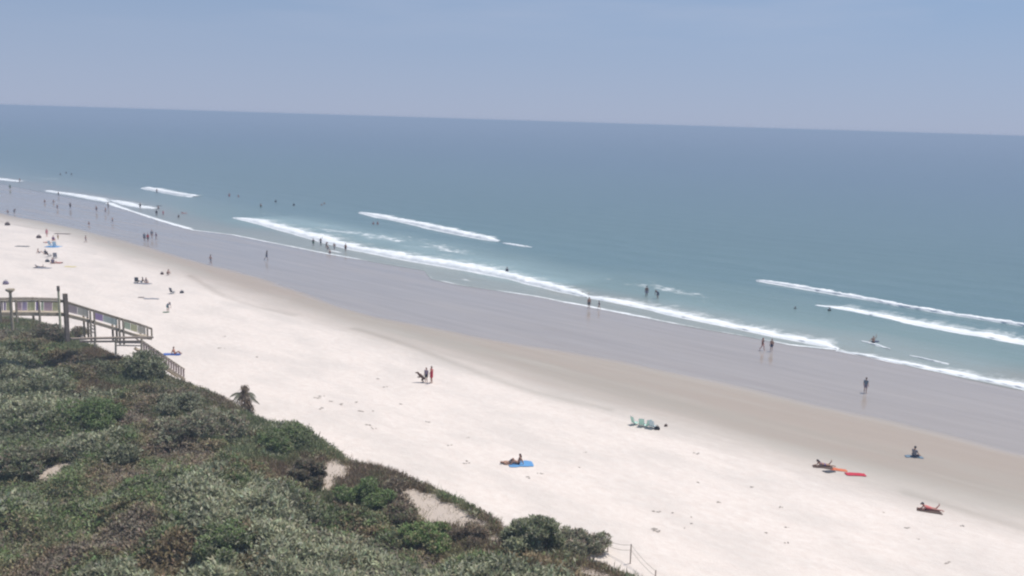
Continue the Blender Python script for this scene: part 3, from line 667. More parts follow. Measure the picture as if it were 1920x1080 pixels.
def body_mb(j):
    m = MB(); pe, ch, ne, he = map(v3, (j['pelvis'], j['chest'], j['neck'], j['head'])); ax = ch-pe; ax /= np.linalg.norm(ax)
    lat = v3(j['L']['sh'])-v3(j['R']['sh']); lat /= np.linalg.norm(lat)
    for sg in (-1, 1):
        m.capsule(pe+lat*sg*.07, ch+lat*sg*.085, .098, .108); m.capsule(pe+(ch-pe)*.45+lat*sg*.055, ch+lat*sg*.06, .088, .10)
        m.capsule(ch+lat*sg*.06+ax*.05, ch+lat*sg*.10+ax*.09, .10, .075)
    m.capsule(ch, ne, .10, .055); m.capsule(ne, he, .055, .06)
    up = he-ne; up /= np.linalg.norm(up); fw = np.cross(lat, up); fw /= np.linalg.norm(fw)
    if fw @ v3((0, -1, 0)) < 0 and fw @ v3((0, 0, 1)) < 0: fw = -fw
    m.capsule(he-up*.03, he+up*.045, .078, .088); m.capsule(he-up*.07+fw*.035, he-up*.03+fw*.03, .046, .05)
    m.capsule(he-up*.01+fw*.085, he-up*.03+fw*.10, .012, .018)                     # nose
    m.capsule(he-up*.062+fw*.078-lat*.015, he-up*.062+fw*.078+lat*.015, .011, .011)  # lips
    for sg in (-1, 1):
        m.capsule(he+lat*sg*.078+up*.01, he+lat*sg*.086-up*.02, .018, .014)
        m.capsule(he+lat*sg*.03+up*.012+fw*.076, he+lat*sg*.032+up*.012+fw*.078, .013, .013)
    for sd, sg in (('L', 1), ('R', -1)):
        q = {k: v3(v) for k, v in j[sd].items()}
        m.capsule(q['sh'], q['el'], .056, .042); m.capsule(q['el'], q['wr'], .042, .028)
        d = q['wr']-q['el']; d /= np.linalg.norm(d); x = np.cross(d, v3((.3, 1, .2))); x /= np.linalg.norm(x); y = np.cross(d, x)
        m.capsule(q['wr']+d*.03-x*.012, q['wr']+d*.075-x*.018, .026, .022); m.capsule(q['wr']+d*.03+x*.012, q['wr']+d*.075+x*.018, .026, .022)
        for i, (o_, L) in enumerate(((-.033, .055), (-.011, .07), (.011, .066), (.033, .048))):
            a = q['wr']+d*.085+x*o_; b_ = a+d*L*.55+x*o_*.2; m.capsule(a, b_, .0115, .0105, 8); m.capsule(b_, b_+d*L*.42+y*.018, .0105, .0095, 8)
        a = q['wr']+d*.035-x*.03; m.capsule(a, a-x*.025+d*.03, .014, .012, 8); m.capsule(a-x*.025+d*.03, a-x*.032+d*.06+y*.008, .012, .010, 8)
        m.capsule(q['hip'], q['kn'], .088, .056); m.capsule(q['kn'], q['kn']*.65+q['an']*.35, .056, .054); m.capsule(q['kn']*.65+q['an']*.35, q['an'], .054, .034)
        m.capsule(q['an']-v3((0, 0, .03)) if q['an'][2] > .06 else q['an'], q['toe'], .036, .026)
    return m
def seg(a, b, k): return v3(a)*(1-k)+v3(b)*k
def cloth_mb(j, kind):
    m = MB(); pe, ch, ne = map(v3, (j['pelvis'], j['chest'], j['neck'])); lat = v3(j['L']['sh'])-v3(j['R']['sh']); lat /= np.linalg.norm(lat)
    ax = ch-pe; ax /= np.linalg.norm(ax)
    if kind in ('trunks', 'brief'):
        for sd, sg in (('L', 1), ('R', -1)):
            q = j[sd]; m.capsule(pe+lat*sg*.07-ax*.01, pe+lat*sg*.07+ax*.04, .107, .104)
            m.capsule(v3(q['hip']), seg(q['hip'], q['kn'], .62 if kind == 'trunks' else .12), .100, .088 if kind == 'trunks' else .095)
    elif kind in ('shirt', 'suit', 'bra', 'dress'):
        for sg in (-1, 1):
            if kind == 'bra': m.capsule(ch+lat*sg*.075, ch+lat*sg*.085-ax*.02, .115, .112)
            else:
                m.capsule(pe+lat*sg*.07+ax*.06, ch+lat*sg*.085, .108, .117); m.capsule(ch+lat*sg*.06+ax*.04, ch+lat*sg*.10+ax*.08, .109, .084)
                if kind == 'suit': m.capsule(pe+lat*sg*.07-ax*.01, pe+lat*sg*.07+ax*.05, .107, .106)
        if kind == 'shirt':
            for sd in 'LR': m.capsule(v3(j[sd]['sh']), seg(j[sd]['sh'], j[sd]['el'], .55), .068, .062)
        if kind == 'dress':
            for sd in 'LR':
                m.capsule(pe, v3(j[sd]['hip']), .12, .12); m.capsule(v3(j[sd]['hip']), seg(j[sd]['hip'], j[sd]['kn'], .62), .115, .12)
                m.capsule(v3(j[sd]['sh']), seg(j[sd]['sh'], j[sd]['el'], .5), .068, .062)
            m.capsule(pe, seg(j['L']['hip'], j['R']['kn'], .3), .12, .13)
    return m
def hair_mb(j, kind):
    m = MB(); ne, he = v3(j['neck']), v3(j['head']); up = he-ne; up /= np.linalg.norm(up); lat = v3(j['L']['sh'])-v3(j['R']['sh']); lat /= np.linalg.norm(lat)
    fw = np.cross(lat, up)
    if fw @ v3((0, -1, 0)) < 0 and fw @ v3((0, 0, 1)) < 0: fw = -fw
    m.capsule(he+up*.055-fw*.018-lat*.012, he+up*.055-fw*.018+lat*.012, .088, .088); m.capsule(he+up*.0-fw*.04, he+up*.04-fw*.03, .08, .086)
    if kind == 'long': m.capsule(he-fw*.05, ne-fw*.075-up*.06, .078, .055)
    if kind == 'cap':
        m.capsule(he+up*.075+fw*.05, he+up*.07+fw*.13, .05, .04)
    return m
_MC = {}
def cached(key, fn):
    if key not in _MC: _MC[key] = fn()
    return _MC[key]
SKIN = {'fair': plain('skin_fair', (.46, .29, .22), .6, .3, .05), 'tan': plain('skin_tan', (.40, .23, .16), .6, .3, .05), 'dark': plain('skin_dark', (.20, .12, .085), .6, .3, .05), 'red': plain('skin_sunburnt', (.50, .24, .19), .6, .3, .05)}
CC = {'black': (.02, .02, .025), 'navy': (.03, .04, .09), 'red': (.50, .035, .06), 'blue': (.06, .12, .38), 'white': (.75, .75, .75), 'grey': (.22, .22, .25), 'teal': (.07, .22, .24), 'pink': (.62, .22, .28), 'brown': (.10, .06, .045),
      'purple': (.20, .12, .24), 'orange': (.6, .16, .07), 'yellow': (.62, .52, .2), 'blond': (.36, .25, .13), 'bluegrey': (.14, .20, .26), 'lilac': (.36, .28, .46), 'green': (.08, .2, .1), 'coral': (.62, .16, .15), 'mauve': (.22, .18, .25), 'darkgrey': (.07, .07, .08)}
def cm(c): return pc('cloth_'+c, CC[c], rough=.85, var=.08)
def hm(c): return pc('hair_'+c, CC[c], rough=.6, var=.1)
def addpart(name, me, m, root):
    o = bpy.data.objects.new(name, me); COL.objects.link(o)
    if not me.materials: me.materials.append(m)
    o.material_slots[0].link = 'OBJECT'; o.material_slots[0].material = m; o.parent = root; return o
def person(px, py, label, pose='stand', h=1.72, rz=0.0, cl=(('trunks', 'navy'),), hair=('short', 'brown'), skin='tan', depth=0.0, z=0.0, group=None, tilt=(0, 0)):
    """px, py: where the feet (or the waterline) meet the ground in the picture; rz 0 faces the camera"""
    P = G(px, py); s, t = ST(P); zb = float(ground_z(s, t)) if t < 20 else .02
    k = h/1.72; face = math.atan2(P[0], P[1])
    body = cached(('body', pose), lambda: remeshed(body_mb(POSES[pose]), 'person_'+pose, .0125))
    root = bpy.data.objects.new('person', body); COL.objects.link(root)
    if not body.materials: body.materials.append(SKIN[skin])
    root.material_slots[0].link = 'OBJECT'; root.material_slots[0].material = SKIN[skin]
    root.location = (P[0], P[1], zb-depth+z); root.rotation_euler = (tilt[0], tilt[1], rz-face); root.scale = (k, k, k)
    tag(root, label, 'person', group)
    for kd, c in cl:
        nm = {'trunks': 'swim_shorts', 'brief': 'bikini_bottom', 'shirt': 'shirt', 'suit': 'swimsuit', 'bra': 'bikini_top', 'dress': 'dress'}[kd]
        addpart(nm, cached((kd, pose), lambda: remeshed(cloth_mb(POSES[pose], kd), kd+'_'+pose, .016)), cm(c), root)
    if hair[0]:
        addpart('cap' if hair[0] == 'cap' else 'hair', cached((hair[0], pose), lambda: remeshed(hair_mb(POSES[pose], hair[0]), 'hair_'+hair[0]+'_'+pose, .016)), hm(hair[1]) if hair[0] != 'cap' else cm(hair[1]), root)
    return root
BIK = lambda c: (('bra', c), ('brief', c))
R = math.radians
# ---- objects on the sand
def ground_at(px, py):
    P = G(px, py); s, t = ST(P); return np.array([P[0], P[1], float(ground_z(s, t))])
def towel(px, py, L, Wd, rz, c, label, stripes=None, name='beach_towel'):
    P = ground_at(px, py); nx, ny = 22, 14; xs = np.linspace(-L/2, L/2, nx); ys = np.linspace(-Wd/2, Wd/2, ny); X, Y = np.meshgrid(xs, ys, indexing='ij'); sd = px*.37
    Zt = .035 + .05*(fbm(X*3+sd, Y*3, 3)-.4); X2 = X*(1-.10*(2*np.abs(Y)/Wd)**3*vnoise(sd, 1))+.22*(fbm(Y*2+sd, X*.6+1, 2)-.5); Y2 = Y*(1-.22*(2*np.abs(X)/L)**4*vnoise(sd, 3))+.26*(fbm(X*1.6+sd, Y*.6+5, 2)-.5)
    topv = np.stack([X2.ravel(), Y2.ravel(), np.maximum(Zt, .02).ravel()], 1); botv = topv.copy(); botv[:, 2] -= .015
    Fg = gridfaces(nx, ny); nb = len(topv); rim = [i*ny for i in range(nx)]+[(nx-1)*ny+j for j in range(1, ny)]+[i*ny+ny-1 for i in range(nx-2, -1, -1)]+[j for j in range(ny-2, 0, -1)]
    side = np.array([(rim[i], rim[(i+1) % len(rim)], rim[(i+1) % len(rim)]+nb, rim[i]+nb) for i in range(len(rim))])
    me = npmesh(name, np.concatenate([topv, botv]), np.concatenate([Fg, Fg[:, ::-1]+nb, side]))
    o = link(name, me, cm(c) if isinstance(c, str) else c, None, True); o.location = P; o.rotation_euler = (0, 0, rz); tag(o, label, 'towel'); return o
def chair_proto(c1, name='beach_chair'):
    root = empty(name, (0, 0, 0)); fr = MB(); A = pc('chair_frame', (.55, .56, .56), rough=.4)
    for sx in (-.28, .28):
        fr.tube([(sx, -.32, .02), (sx, -.30, .24), (sx, .18, .20), (sx, .42, .92)], .016, 6); fr.tube([(sx, .28, .02), (sx, .05, .34), (sx, -.10, .42)], .016, 6); fr.tube([(sx, -.28, .43), (sx, .26, .43)], .024, 6); fr.tube([(sx, -.30, .02), (sx, .28, .02)], .014, 6)
    for y, z_ in ((-.31, .24), (.42, .92), (.28, .02), (-.32, .02)): fr.tube([(-.28, y, z_), (.28, y, z_)], .014, 6)
    fr.build('frame', A, root)
    se = MB(); K = 6
    for i in range(K):
        a = i/K; b_ = (i+1)/K; f_ = lambda q: np.array([0, -.30+.48*q, .24-.04*q-.05*math.sin(math.pi*q)]); p, q = f_(a), f_(b_)
        se.add([p+[-.26, 0, .012], p+[.26, 0, .012], q+[.26, 0, .012], q+[-.26, 0, .012], p+[-.26, 0, -.002], p+[.26, 0, -.002], q+[.26, 0, -.002], q+[-.26, 0, -.002]], [(0, 1, 2, 3), (7, 6, 5, 4), (0, 4, 5, 1), (2, 6, 7, 3), (1, 5, 6, 2), (3, 7, 4, 0)])
    se.build('seat', cm(c1), root)
    bk = MB()
    for i in range(K):
        a = i/K; b_ = (i+1)/K; f_ = lambda q: np.array([0, .18+.24*q+.05*math.sin(math.pi*q), .20+.72*q]); p, q = f_(a), f_(b_)
        bk.add([p+[-.26, -.012, 0], p+[.26, -.012, 0], q+[.26, -.012, 0], q+[-.26, -.012, 0], p+[-.26, .004, 0], p+[.26, .004, 0], q+[.26, .004, 0], q+[-.26, .004, 0]], [(0, 1, 2, 3), (7, 6, 5, 4), (0, 4, 5, 1), (2, 6, 7, 3), (1, 5, 6, 2), (3, 7, 4, 0)])
    bk.build('backrest', cm(c1), root); return root
CC['mint'] = (.50, .78, .65); CC['paleblue'] = (.58, .72, .76); CC['skyblue'] = (.12, .30, .55)
_proto = {}
def chair(px, py, rz, c, label, group=None, k=1.0):
    P = ground_at(px, py)
    if 'c' not in _proto:
        r = chair_proto(c); _proto['c'] = r
    else:
        src = _proto['c']; r = src.copy(); COL.objects.link(r)
        for ch in src.children:
            o = ch.copy(); COL.objects.link(o); o.parent = r
    for ch in r.children:
        if ch.name.startswith(('seat', 'backrest')): ch.material_slots[0].link = 'OBJECT'; ch.material_slots[0].material = cm(c)
    if 'group' in r: del r['group']
    r.location = P; r.rotation_euler = (0, 0, rz); r.scale = (k,)*3; tag(r, label, 'chair', group); return r
def bag(px, py, sz, c, label, name='beach_bag'):
    P = ground_at(px, py); root = empty(name, P, random.uniform(-.6, .6), label, 'bag'); m = MB()
    prf = [(.0, .78), (.08, .98), (.45, 1.0), (.75, .86), (1.0, .62), (1.04, .3)]; n = 16; V = []
    for h, r_ in prf:
        for i in range(n):
            a = 6.283*i/n; ca, sa = math.cos(a), math.sin(a); V.append((sz*.62*r_*abs(ca)**.6*np.sign(ca), sz*.38*r_*abs(sa)**.6*np.sign(sa), sz*.7*h))
    m.add(V, [(k*n+i, k*n+(i+1) % n, (k+1)*n+(i+1) % n, (k+1)*n+i) for k in range(len(prf)-1) for i in range(n)]+[tuple(range(n))[::-1], tuple(range((len(prf)-1)*n, len(prf)*n))])
    m.build('bag_body', cm(c), root, True)
    for y in (-.2, .2):
        h = MB(); h.tube([(-.25*sz, y*sz, .62*sz), (-.2*sz, y*sz, .9*sz), (0, y*sz, 1.0*sz), (.2*sz, y*sz, .9*sz), (.25*sz, y*sz, .62*sz)], .02*sz+.006, 6); h.build('handle', cm('darkgrey'), root)
    return root
def board(px, py, c, label, rz=0, z=.3, tilt=0.0, k=1.0):
    P = G(px, py); me = MB(); n = 22; ring = []
    for i in range(n):
        a = 6.283*i/n; x = .55*math.cos(a); y = .26*math.sin(a)*(1-.18*math.cos(a)); ring.append((np.sign(x)*abs(x)**.9*k, y*k))
    V = [(x, y, -.03) for x, y in ring]+[(x*1.03, y*1.05, 0) for x, y in ring]+[(x, y, .03+.06*max(0, x)**2) for x, y in ring]
    me.add(V, [(r*n+i, r*n+(i+1) % n, (r+1)*n+(i+1) % n, (r+1)*n+i) for r in range(2) for i in range(n)]+[tuple(range(n))[::-1], tuple(range(2*n, 3*n))])
    o = me.build('bodyboard', cm(c), None, True); o.location = (P[0], P[1], z); o.rotation_euler = (tilt, 0, rz); tag(o, label, 'bodyboard'); return o

# couple and dog in the middle of the beach
person(809, 718, 'person in a red dress-length shirt standing beside the dark-shorted companion and dog', 'reach', 1.78, R(-60), (('dress', 'red'),), ('short', 'brown'), 'tan')
person(799, 717.5, 'person in a mauve top and black shorts standing next to the brown dog', 'stand', 1.60, R(-30), (('shirt', 'mauve'), ('trunks', 'black')), ('long', 'brown'), 'fair')
def dog(px, py):
    P = ground_at(px, py); face = math.atan2(P[0], P[1]); m = MB()
    hip = v3((.22, 0, .40)); ch = v3((-.10, 0, .70)); nk = v3((-.28, 0, .86)); hd = v3((-.36, 0, .98))
    m.capsule(hip, seg(hip, ch, .5), .14, .14); m.capsule(seg(hip, ch, .5), ch, .14, .17); m.capsule(ch, nk, .15, .11); m.capsule(nk, hd, .10, .10); m.capsule(hd, hd+v3((-.22, 0, .0)), .075, .045)
    for sg in (-1, 1):
        m.capsule(hip+v3((0, sg*.08, 0)), v3((.02, sg*.10, .24)), .085, .05); m.capsule(v3((.02, sg*.10, .24)), v3((.22, sg*.10, .12)), .045, .028); m.capsule(v3((.22, sg*.10, .12)), v3((.17, sg*.10, .025)), .028, .026); m.capsule(v3((.17, sg*.10, .025)), v3((.08, sg*.10, .02)), .028, .022)
        m.capsule(ch+v3((-.04, sg*.09, -.03)), v3((-.22, sg*.09, .50)), .065, .042); m.capsule(v3((-.22, sg*.09, .50)), v3((-.34, sg*.08, .56)), .038, .028); m.capsule(v3((-.34, sg*.08, .56)), v3((-.38, sg*.08, .52)), .03, .024)
        m.capsule(hd+v3((.04, sg*.06, .05)), hd+v3((.06, sg*.085, -.04)), .022, .026)
    m.capsule(hip+v3((.08, 0, .0)), v3((.42, 0, .28)), .035, .025); m.capsule(v3((.42, 0, .28)), v3((.56, 0, .34)), .025, .014)
    me = remeshed(m, 'dog', .012); o = link('dog', me, pc('dog_fur', (.11, .06, .04), rough=.8, var=.2)); o.location = P; o.rotation_euler = (0, 0, -face); o.scale = (1.05,)*3
    tag(o, 'large brown dog rearing up on its hind legs beside the couple', 'dog')
dog(790, 717)
# blue towel pair
towel(976, 871, 2.0, 1.25, R(10), 'skyblue', 'blue beach towel under two sunbathers on the open dry sand')
person(972, 871, 'sunbather sitting up on the blue beach towel', 'sit', 1.62, R(-75), BIK('brown'), ('long', 'brown'), 'tan', z=.03)
person(955, 870, 'dark haired sunbather lying flat at the left end of the blue towel', 'supine', 1.65, R(100), (('trunks', 'darkgrey'),), ('long', 'black'), 'tan', z=.02)
# chairs
for i, (x, y, lb, c) in enumerate([(1190, 796, 'pale green beach chair set apart at the left of the chair row', 'mint'), (1203, 799, 'pale green beach chair, first of the three close together', 'mint'), (1213, 801, 'pale green beach chair in the middle of the close three', 'mint'), (1223.5, 802.5, 'pale blue beach chair at the right end of the chair row by the dark bag', 'paleblue')]):
    chair(x, y, R((120, 165, 205, 150)[i]), c, lb, 'empty beach chairs in a row', .88)
bag(1232, 805, .42, 'black', 'small black bag right of the row of pale chairs')
bag(1248.5, 799, .26, 'brown', 'tiny brown bag farther toward the sea than the black one')
# right hand groups
towel(1543, 876, 1.6, .6, R(-12), 'brown', 'brown towel under a sunbather near the red towels')
person(1545, 874, 'dark haired sunbather lying propped up left of the two red towels', 'prone', 1.66, R(-70), BIK('purple'), ('long', 'black'), 'tan', z=.03)
towel(1572, 880.5, 1.3, .6, R(-15), 'orange', 'orange-red towel lying at the feet of a sunbather')
towel(1555, 884.5, 1.0, .5, R(5), 'darkgrey', 'small dark towel beside the orange-red one')
towel(1605, 890, 1.5, .7, R(-4), 'red', 'bright red towel lying empty on the damp sand')
towel(1714, 857, 1.45, .6, R(-8), 'bluegrey', 'grey blue mat under a lone sitter near the wet sand')
person(1714, 857, 'person in a grey shirt sitting cross-legged on a grey blue mat', 'crosssit', 1.75, R(150), (('shirt', 'grey'), ('trunks', 'navy')), ('short', 'black'), 'tan', z=.03)
towel(1742, 959, 1.7, .6, R(-20), 'brown', 'dark brown mat under the sunbather at the far right of the sand')
person(1744, 957, 'sunbather in a coral swimsuit lying propped up on a dark mat', 'prone', 1.68, R(-72), (('suit', 'coral'),), ('cap', 'darkgrey'), 'red', z=.03)
# sitter by the stairs
towel(322, 664.5, 2.0, .9, R(3), 'blue', 'deep blue towel beyond the foot of the beach stairs')
person(328, 664.5, 'person sitting upright on the deep blue towel beyond the stairs', 'sit', 1.65, R(75), (('brief', 'orange'), ('bra', 'orange')), ('short', 'brown'), 'tan', z=.03)
person(315, 585, 'person in blue grey clothes leaning over on the pale sand above the boardwalk ramp', 'bend', 1.70, R(35), (('shirt', 'bluegrey'), ('trunks', 'teal')), ('short', 'darkgrey'), 'fair')
towel(311, 586, .8, .5, R(5), 'green', 'little green towel at the feet of the leaning person')
chair(323.5, 550, R(150), 'darkgrey', 'dark grey beach chair standing alone on the upper beach')
bag(341, 549.5, .5, 'darkgrey', 'dark grey bag right of the lone dark chair')
# reclining group
chair(256, 530, R(200), 'darkgrey', 'dark chair with a tall back at the left of a reclining group')
person(266, 530, 'person reclining on the sand right of the tall-backed dark chair', 'sit', 1.7, R(-80), (('trunks', 'bluegrey'),), ('short', 'brown'), 'dark')
person(274, 530.5, 'second person sitting low at the right of the reclining group', 'crosssit', 1.6, R(30), (('suit', 'grey'),), ('long', 'brown'), 'tan')
towel(268, 532, 2.6, .9, R(-8), 'grey', 'grey towel spread beneath the reclining group')
person(315, 516, 'person crouching on the tan sand beside a small brown bag', 'crouch', 1.65, R(60), (('trunks', 'brown'),), ('short', 'brown'), 'tan')
bag(304, 514.5, .5, 'brown', 'small brown bag left of the crouching person')
towel(284, 560.5, 2.2, .7, R(2), 'grey', 'long grey mat lying empty below the reclining group')
towel(265, 558, .9, .5, R(2), 'brown', 'short brown mat left of the long grey one')
person(395, 496, 'lone bather walking at the edge of the wet sand', 'walk', 1.80, R(120), (('trunks', 'grey'),), ('short', 'brown'), 'fair')
person(161, 455, 'lone walker on the tan sand above the beach groups', 'walk', 1.5, R(100), (('trunks', 'mauve'),), ('short', 'brown'), 'tan')
# far left groups on dry sand
person(88, 444, 'pink suited person standing at the back of the farthest beach group', 'stand', 1.7, R(20), (('suit', 'pink'),), ('long', 'brown'), 'red')
bag(73, 446.5, .8, 'brown', 'brown bag left of the standing pink suited person')
person(100, 451, 'person in a purple top sitting behind the pale blue chairs', 'crosssit', 1.9, R(10), (('shirt', 'purple'),), ('short', 'black'), 'red')
person(109, 450, 'slight person standing right of the sitter in the purple top', 'stand', 1.2, R(10), (('trunks', 'yellow'),), ('short', 'blond'), 'fair')
person(89, 455.5, 'sunburnt person lying left of the pale blue chairs', 'supine', 1.7, R(90), (('trunks', 'coral'),), ('short', 'brown'), 'red')
chair(95, 461, R(160), 'paleblue', 'pale blue beach chair at the left in the far group', 'pale blue chairs of the far group', 1.15)
chair(103, 462, R(190), 'paleblue', 'pale blue beach chair at the right in the far group', 'pale blue chairs of the far group', 1.15)
towel(100, 462.5, 2.8, 2.2, R(-3), 'skyblue', 'blue mat under the pair of pale blue chairs')
towel(117, 438.5, 3.4, 1.1, R(0), 'brown', 'long brown mat behind the far group, nearest the water')
towel(42, 462, 2.6, 1.2, R(0), 'darkgrey', 'dark grey mat alone at the far left of the dry sand')
person(73, 474.5, 'person sitting at the left end of the second far group', 'sit', 1.65, R(85), (('trunks', 'grey'),), ('short', 'brown'), 'tan')
person(85, 477, 'person sitting low left of the dark beach chairs', 'crosssit', 1.8, R(20), (('shirt', 'darkgrey'),), ('short', 'black'), 'dark')
chair(93, 481.5, R(140), 'brown', 'dark brown beach chair left of the grey one', 'dark chairs of the second far group', 1.1)
chair(103.5, 484, R(200), 'grey', 'grey beach chair right of the dark brown one', 'dark chairs of the second far group', 1.15)
person(99, 494, 'person in a mauve shirt sitting in front of the dark beach chairs', 'crosssit', 1.95, R(0), (('shirt', 'mauve'), ('trunks', 'navy')), ('short', 'brown'), 'tan')
person(109, 494, 'sunburnt person lying right of the sitter in the mauve shirt', 'supine', 1.75, R(-90), BIK('coral'), ('long', 'brown'), 'red')
bag(89, 491.5, .6, 'darkgrey', 'dark bag left of the sitter in the mauve shirt')
person(74, 501.5, 'person in grey lying at the near left of the second far group', 'prone', 1.75, R(-80), (('suit', 'grey'),), ('short', 'grey'), 'dark')
towel(80, 502.5, 3.0, 1.1, R(-4), 'grey', 'grey mat under the person lying nearest the dune')
towel(132, 500, 2.0, .8, R(-2), 'yellow', 'pale yellow towel right of the second far group')
bag(11, 533, .7, 'mauve', 'mauve bag on the pale sand above the left end of the boardwalk')
bag(14, 422.5, .9, 'brown', 'brown bag near the left edge of the picture')
# far left walkers and waders
gW = 'far bathers on the wet sand at the left'
person(19, 355, 'greenish-clad person standing in the shallows below the short far wave', 'stand', 1.8, R(0), (('shirt', 'green'), ('trunks', 'green')), ('short', 'brown'), 'tan', .2, group=gW)
person(37, 341, 'person standing at the end of the short far wave', 'stand', 1.7, R(30), (('trunks', 'navy'),), ('short', 'brown'), 'tan', .4, group=gW)
for x, y, lb in [(113, 328, 'far swimmer, left of the three beyond the far waves'), (124, 325, 'far swimmer, highest of the three beyond the far waves'), (134, 328, 'far swimmer, right and darkest of the three beyond the far waves')]:
    person(x, y, lb, 'stand', 1.75, R(0), (('trunks', 'navy'),), ('short', 'black'), 'dark', .95, group='far swimmers')
for x, y, h_, lb, ps, c in [(110, 368, 1.6, 'bather bent low right under the thin far breaker', 'bend', 'black'), (84, 381, 1.7, 'bather crouching left of the other wet sand walkers', 'crouch', 'navy'), (100, 381, 1.6, 'small figure crouching right of the other crouching bather', 'crouch', 'grey'), (108, 393, 1.6, 'bather bending in the sheen below the crouching figures', 'bend', 'mauve'),
                     (132, 392, 1.8, 'dark figure standing alone on the wet sheen between the crouchers and the walkers', 'stand', 'black'), (181, 398, 1.7, 'walker on the wet sand, leftmost of the three near the foam curve', 'walk', 'navy'), (203, 391, 1.8, 'walker standing close under the foam curve', 'stand', 'black'), (198, 401, 1.7, 'walker between the two others near the foam curve', 'walk', 'grey'),
                     (211, 419, 1.5, 'faint figure walking below the foam curve', 'walk', 'bluegrey'), (167, 422, 1.4, 'child in red crouching at the edge of the wet sand', 'crouch', 'red'), (15, 400, 1.6, 'left one of two figures at the wet sand edge near the picture border', 'crouch', 'navy'), (27, 401, 1.6, 'right one of two figures at the wet sand edge near the picture border', 'bend', 'black')]:
    person(x, y, lb, ps, h_, R(random.uniform(-90, 90)), (('trunks', c),), ('short', 'brown'), 'dark' if c == 'black' else 'tan', group=gW)
g4 = 'four bathers standing on the wet sand'
person(271, 453, 'leftmost bather of the four on the wet sand, in blue grey', 'stand', 1.85, R(20), (('shirt', 'bluegrey'), ('trunks', 'navy')), ('short', 'brown'), 'tan', group=g4)
person(277.5, 454, 'bather in a dark red top in the group of four', 'stand', 1.85, R(-20), (('suit', 'red'), ('trunks', 'brown')), ('long', 'black'), 'tan', group=g4)
person(285, 448, 'bather farthest out of the group of four', 'stand', 1.95, R(10), (('shirt', 'grey'),), ('short', 'brown'), 'fair', group=g4)
person(293, 450, 'rightmost bather of the four on the wet sand, in purple', 'walk', 1.6, R(-60), (('suit', 'purple'),), ('short', 'brown'), 'tan', group=g4)
person(263, 391, 'dark figure standing in the foam behind the curved swash line', 'stand', 1.75, R(0), (('trunks', 'black'),), ('short', 'black'), 'dark', .2)
person(293.5, 405, 'dark figure wading below the bather who carries a board', 'stand', 1.8, R(0), (('suit', 'black'),), ('short', 'black'), 'dark', .2)
person(306, 404, 'pale pink figure wading right of the dark one', 'stand', 1.6, R(40), (('suit', 'pink'),), ('long', 'blond'), 'fair', .3)
person(297, 391.5, 'bather holding a dark board flat above the water', 'stand', 1.7, R(10), (('trunks', 'navy'),), ('short', 'brown'), 'tan', .8)
board(299, 391, 'black', 'black bodyboard held flat by a bather in the shallows', R(5), .75, k=1.4)
person(335, 408, 'bather crouching in the shallows right of the board carrier', 'crouch', 1.6, R(0), (('trunks', 'green'),), ('short', 'brown'), 'dark', .2)
person(345, 401, 'reddish bather lying in the shallow water behind the crouching one', 'prone', 1.7, R(-85), BIK('coral'), ('long', 'brown'), 'red', -.02)
person(294, 361, 'bather standing against the white of the far breaker', 'stand', 1.7, R(0), (('trunks', 'grey'),), ('short', 'brown'), 'tan', .5)
gS = 'bathers standing in deeper water'
person(430, 369, 'bather in deep water at the left of the pair beyond the long wave', 'stand', 1.8, R(0), (('trunks', 'red'),), ('short', 'brown'), 'red', .55, group=gS)
person(447, 369, 'sunburnt bather low in the water right of the other', 'stand', 1.7, R(0), (('trunks', 'red'),), ('short', 'brown'), 'red', 1.0, group=gS)
person(489, 389, 'slim bather standing above the tip of the long wave', 'stand', 1.75, R(0), (('trunks', 'green'),), ('short', 'black'), 'tan', .6, group=gS)
person(517, 379.5, 'dark swimmer, left of two round heads in open water', 'stand', 1.8, R(0), (('shirt', 'black'),), ('short', 'black'), 'dark', .95, group=gS)
person(551, 386, 'dark swimmer, right of two round heads in open water', 'stand', 1.8, R(0), (('shirt', 'black'),), ('short', 'black'), 'dark', .95, group=gS)
person(603, 385, 'faint sunburnt swimmer far out, left of a pair', 'stand', 1.7, R(0), (('trunks', 'red'),), ('short', 'blond'), 'red', 1.15, group=gS)
person(608, 383, 'faint sunburnt swimmer far out, right of a pair', 'stand', 1.7, R(0), (('trunks', 'red'),), ('short', 'blond'), 'red', 1.05, group=gS)
person(700, 421, 'sunburnt bather left of the two just inside the outer wave', 'stand', 1.7, R(0), (('trunks', 'coral'),), ('short', 'brown'), 'red', .95, group=gS)
person(708, 421, 'sunburnt bather right of the two just inside the outer wave', 'stand', 1.7, R(0), (('trunks', 'coral'),), ('short', 'brown'), 'red', .85, group=gS)
person(499, 488, 'dark figure leaning back on the wet sand with a shirt in dark grey', 'walk', 1.85, R(70), (('shirt', 'darkgrey'), ('trunks', 'navy')), ('short', 'black'), 'dark', tilt=(0, R(14)))
g6 = 'bathers in front of the long white wave'
for x, y, lb, ps, c, h_, dp in [(587.5, 461, 'leftmost bather before the long white wave', 'stand', 'green', 1.65, .1), (601.5, 461, 'tall dark bather overlapping the long white wave', 'armup', 'black', 1.75, .1), (612, 463, 'small bather right behind the tall dark one', 'bend', 'brown', 1.6, .2), (615, 470, 'bather bending in the white wash in front of the long wave', 'bend', 'navy', 1.6, .2),
                            (627, 469, 'bather stepping right with arms out in the white wash', 'walk', 'grey', 1.7, .2), (618.5, 476, 'bather nearest the sand in the wash, waist deep in foam', 'stand', 'navy', 1.6, .7), (648, 472, 'rightmost bather before the long white wave', 'stand', 'brown', 1.75, .1)]:
    person(x, y, lb, ps, h_, R(random.uniform(-40, 40)), (('trunks', c),), ('short', 'black'), 'dark' if c in ('black', 'green') else 'tan', dp, group=g6)
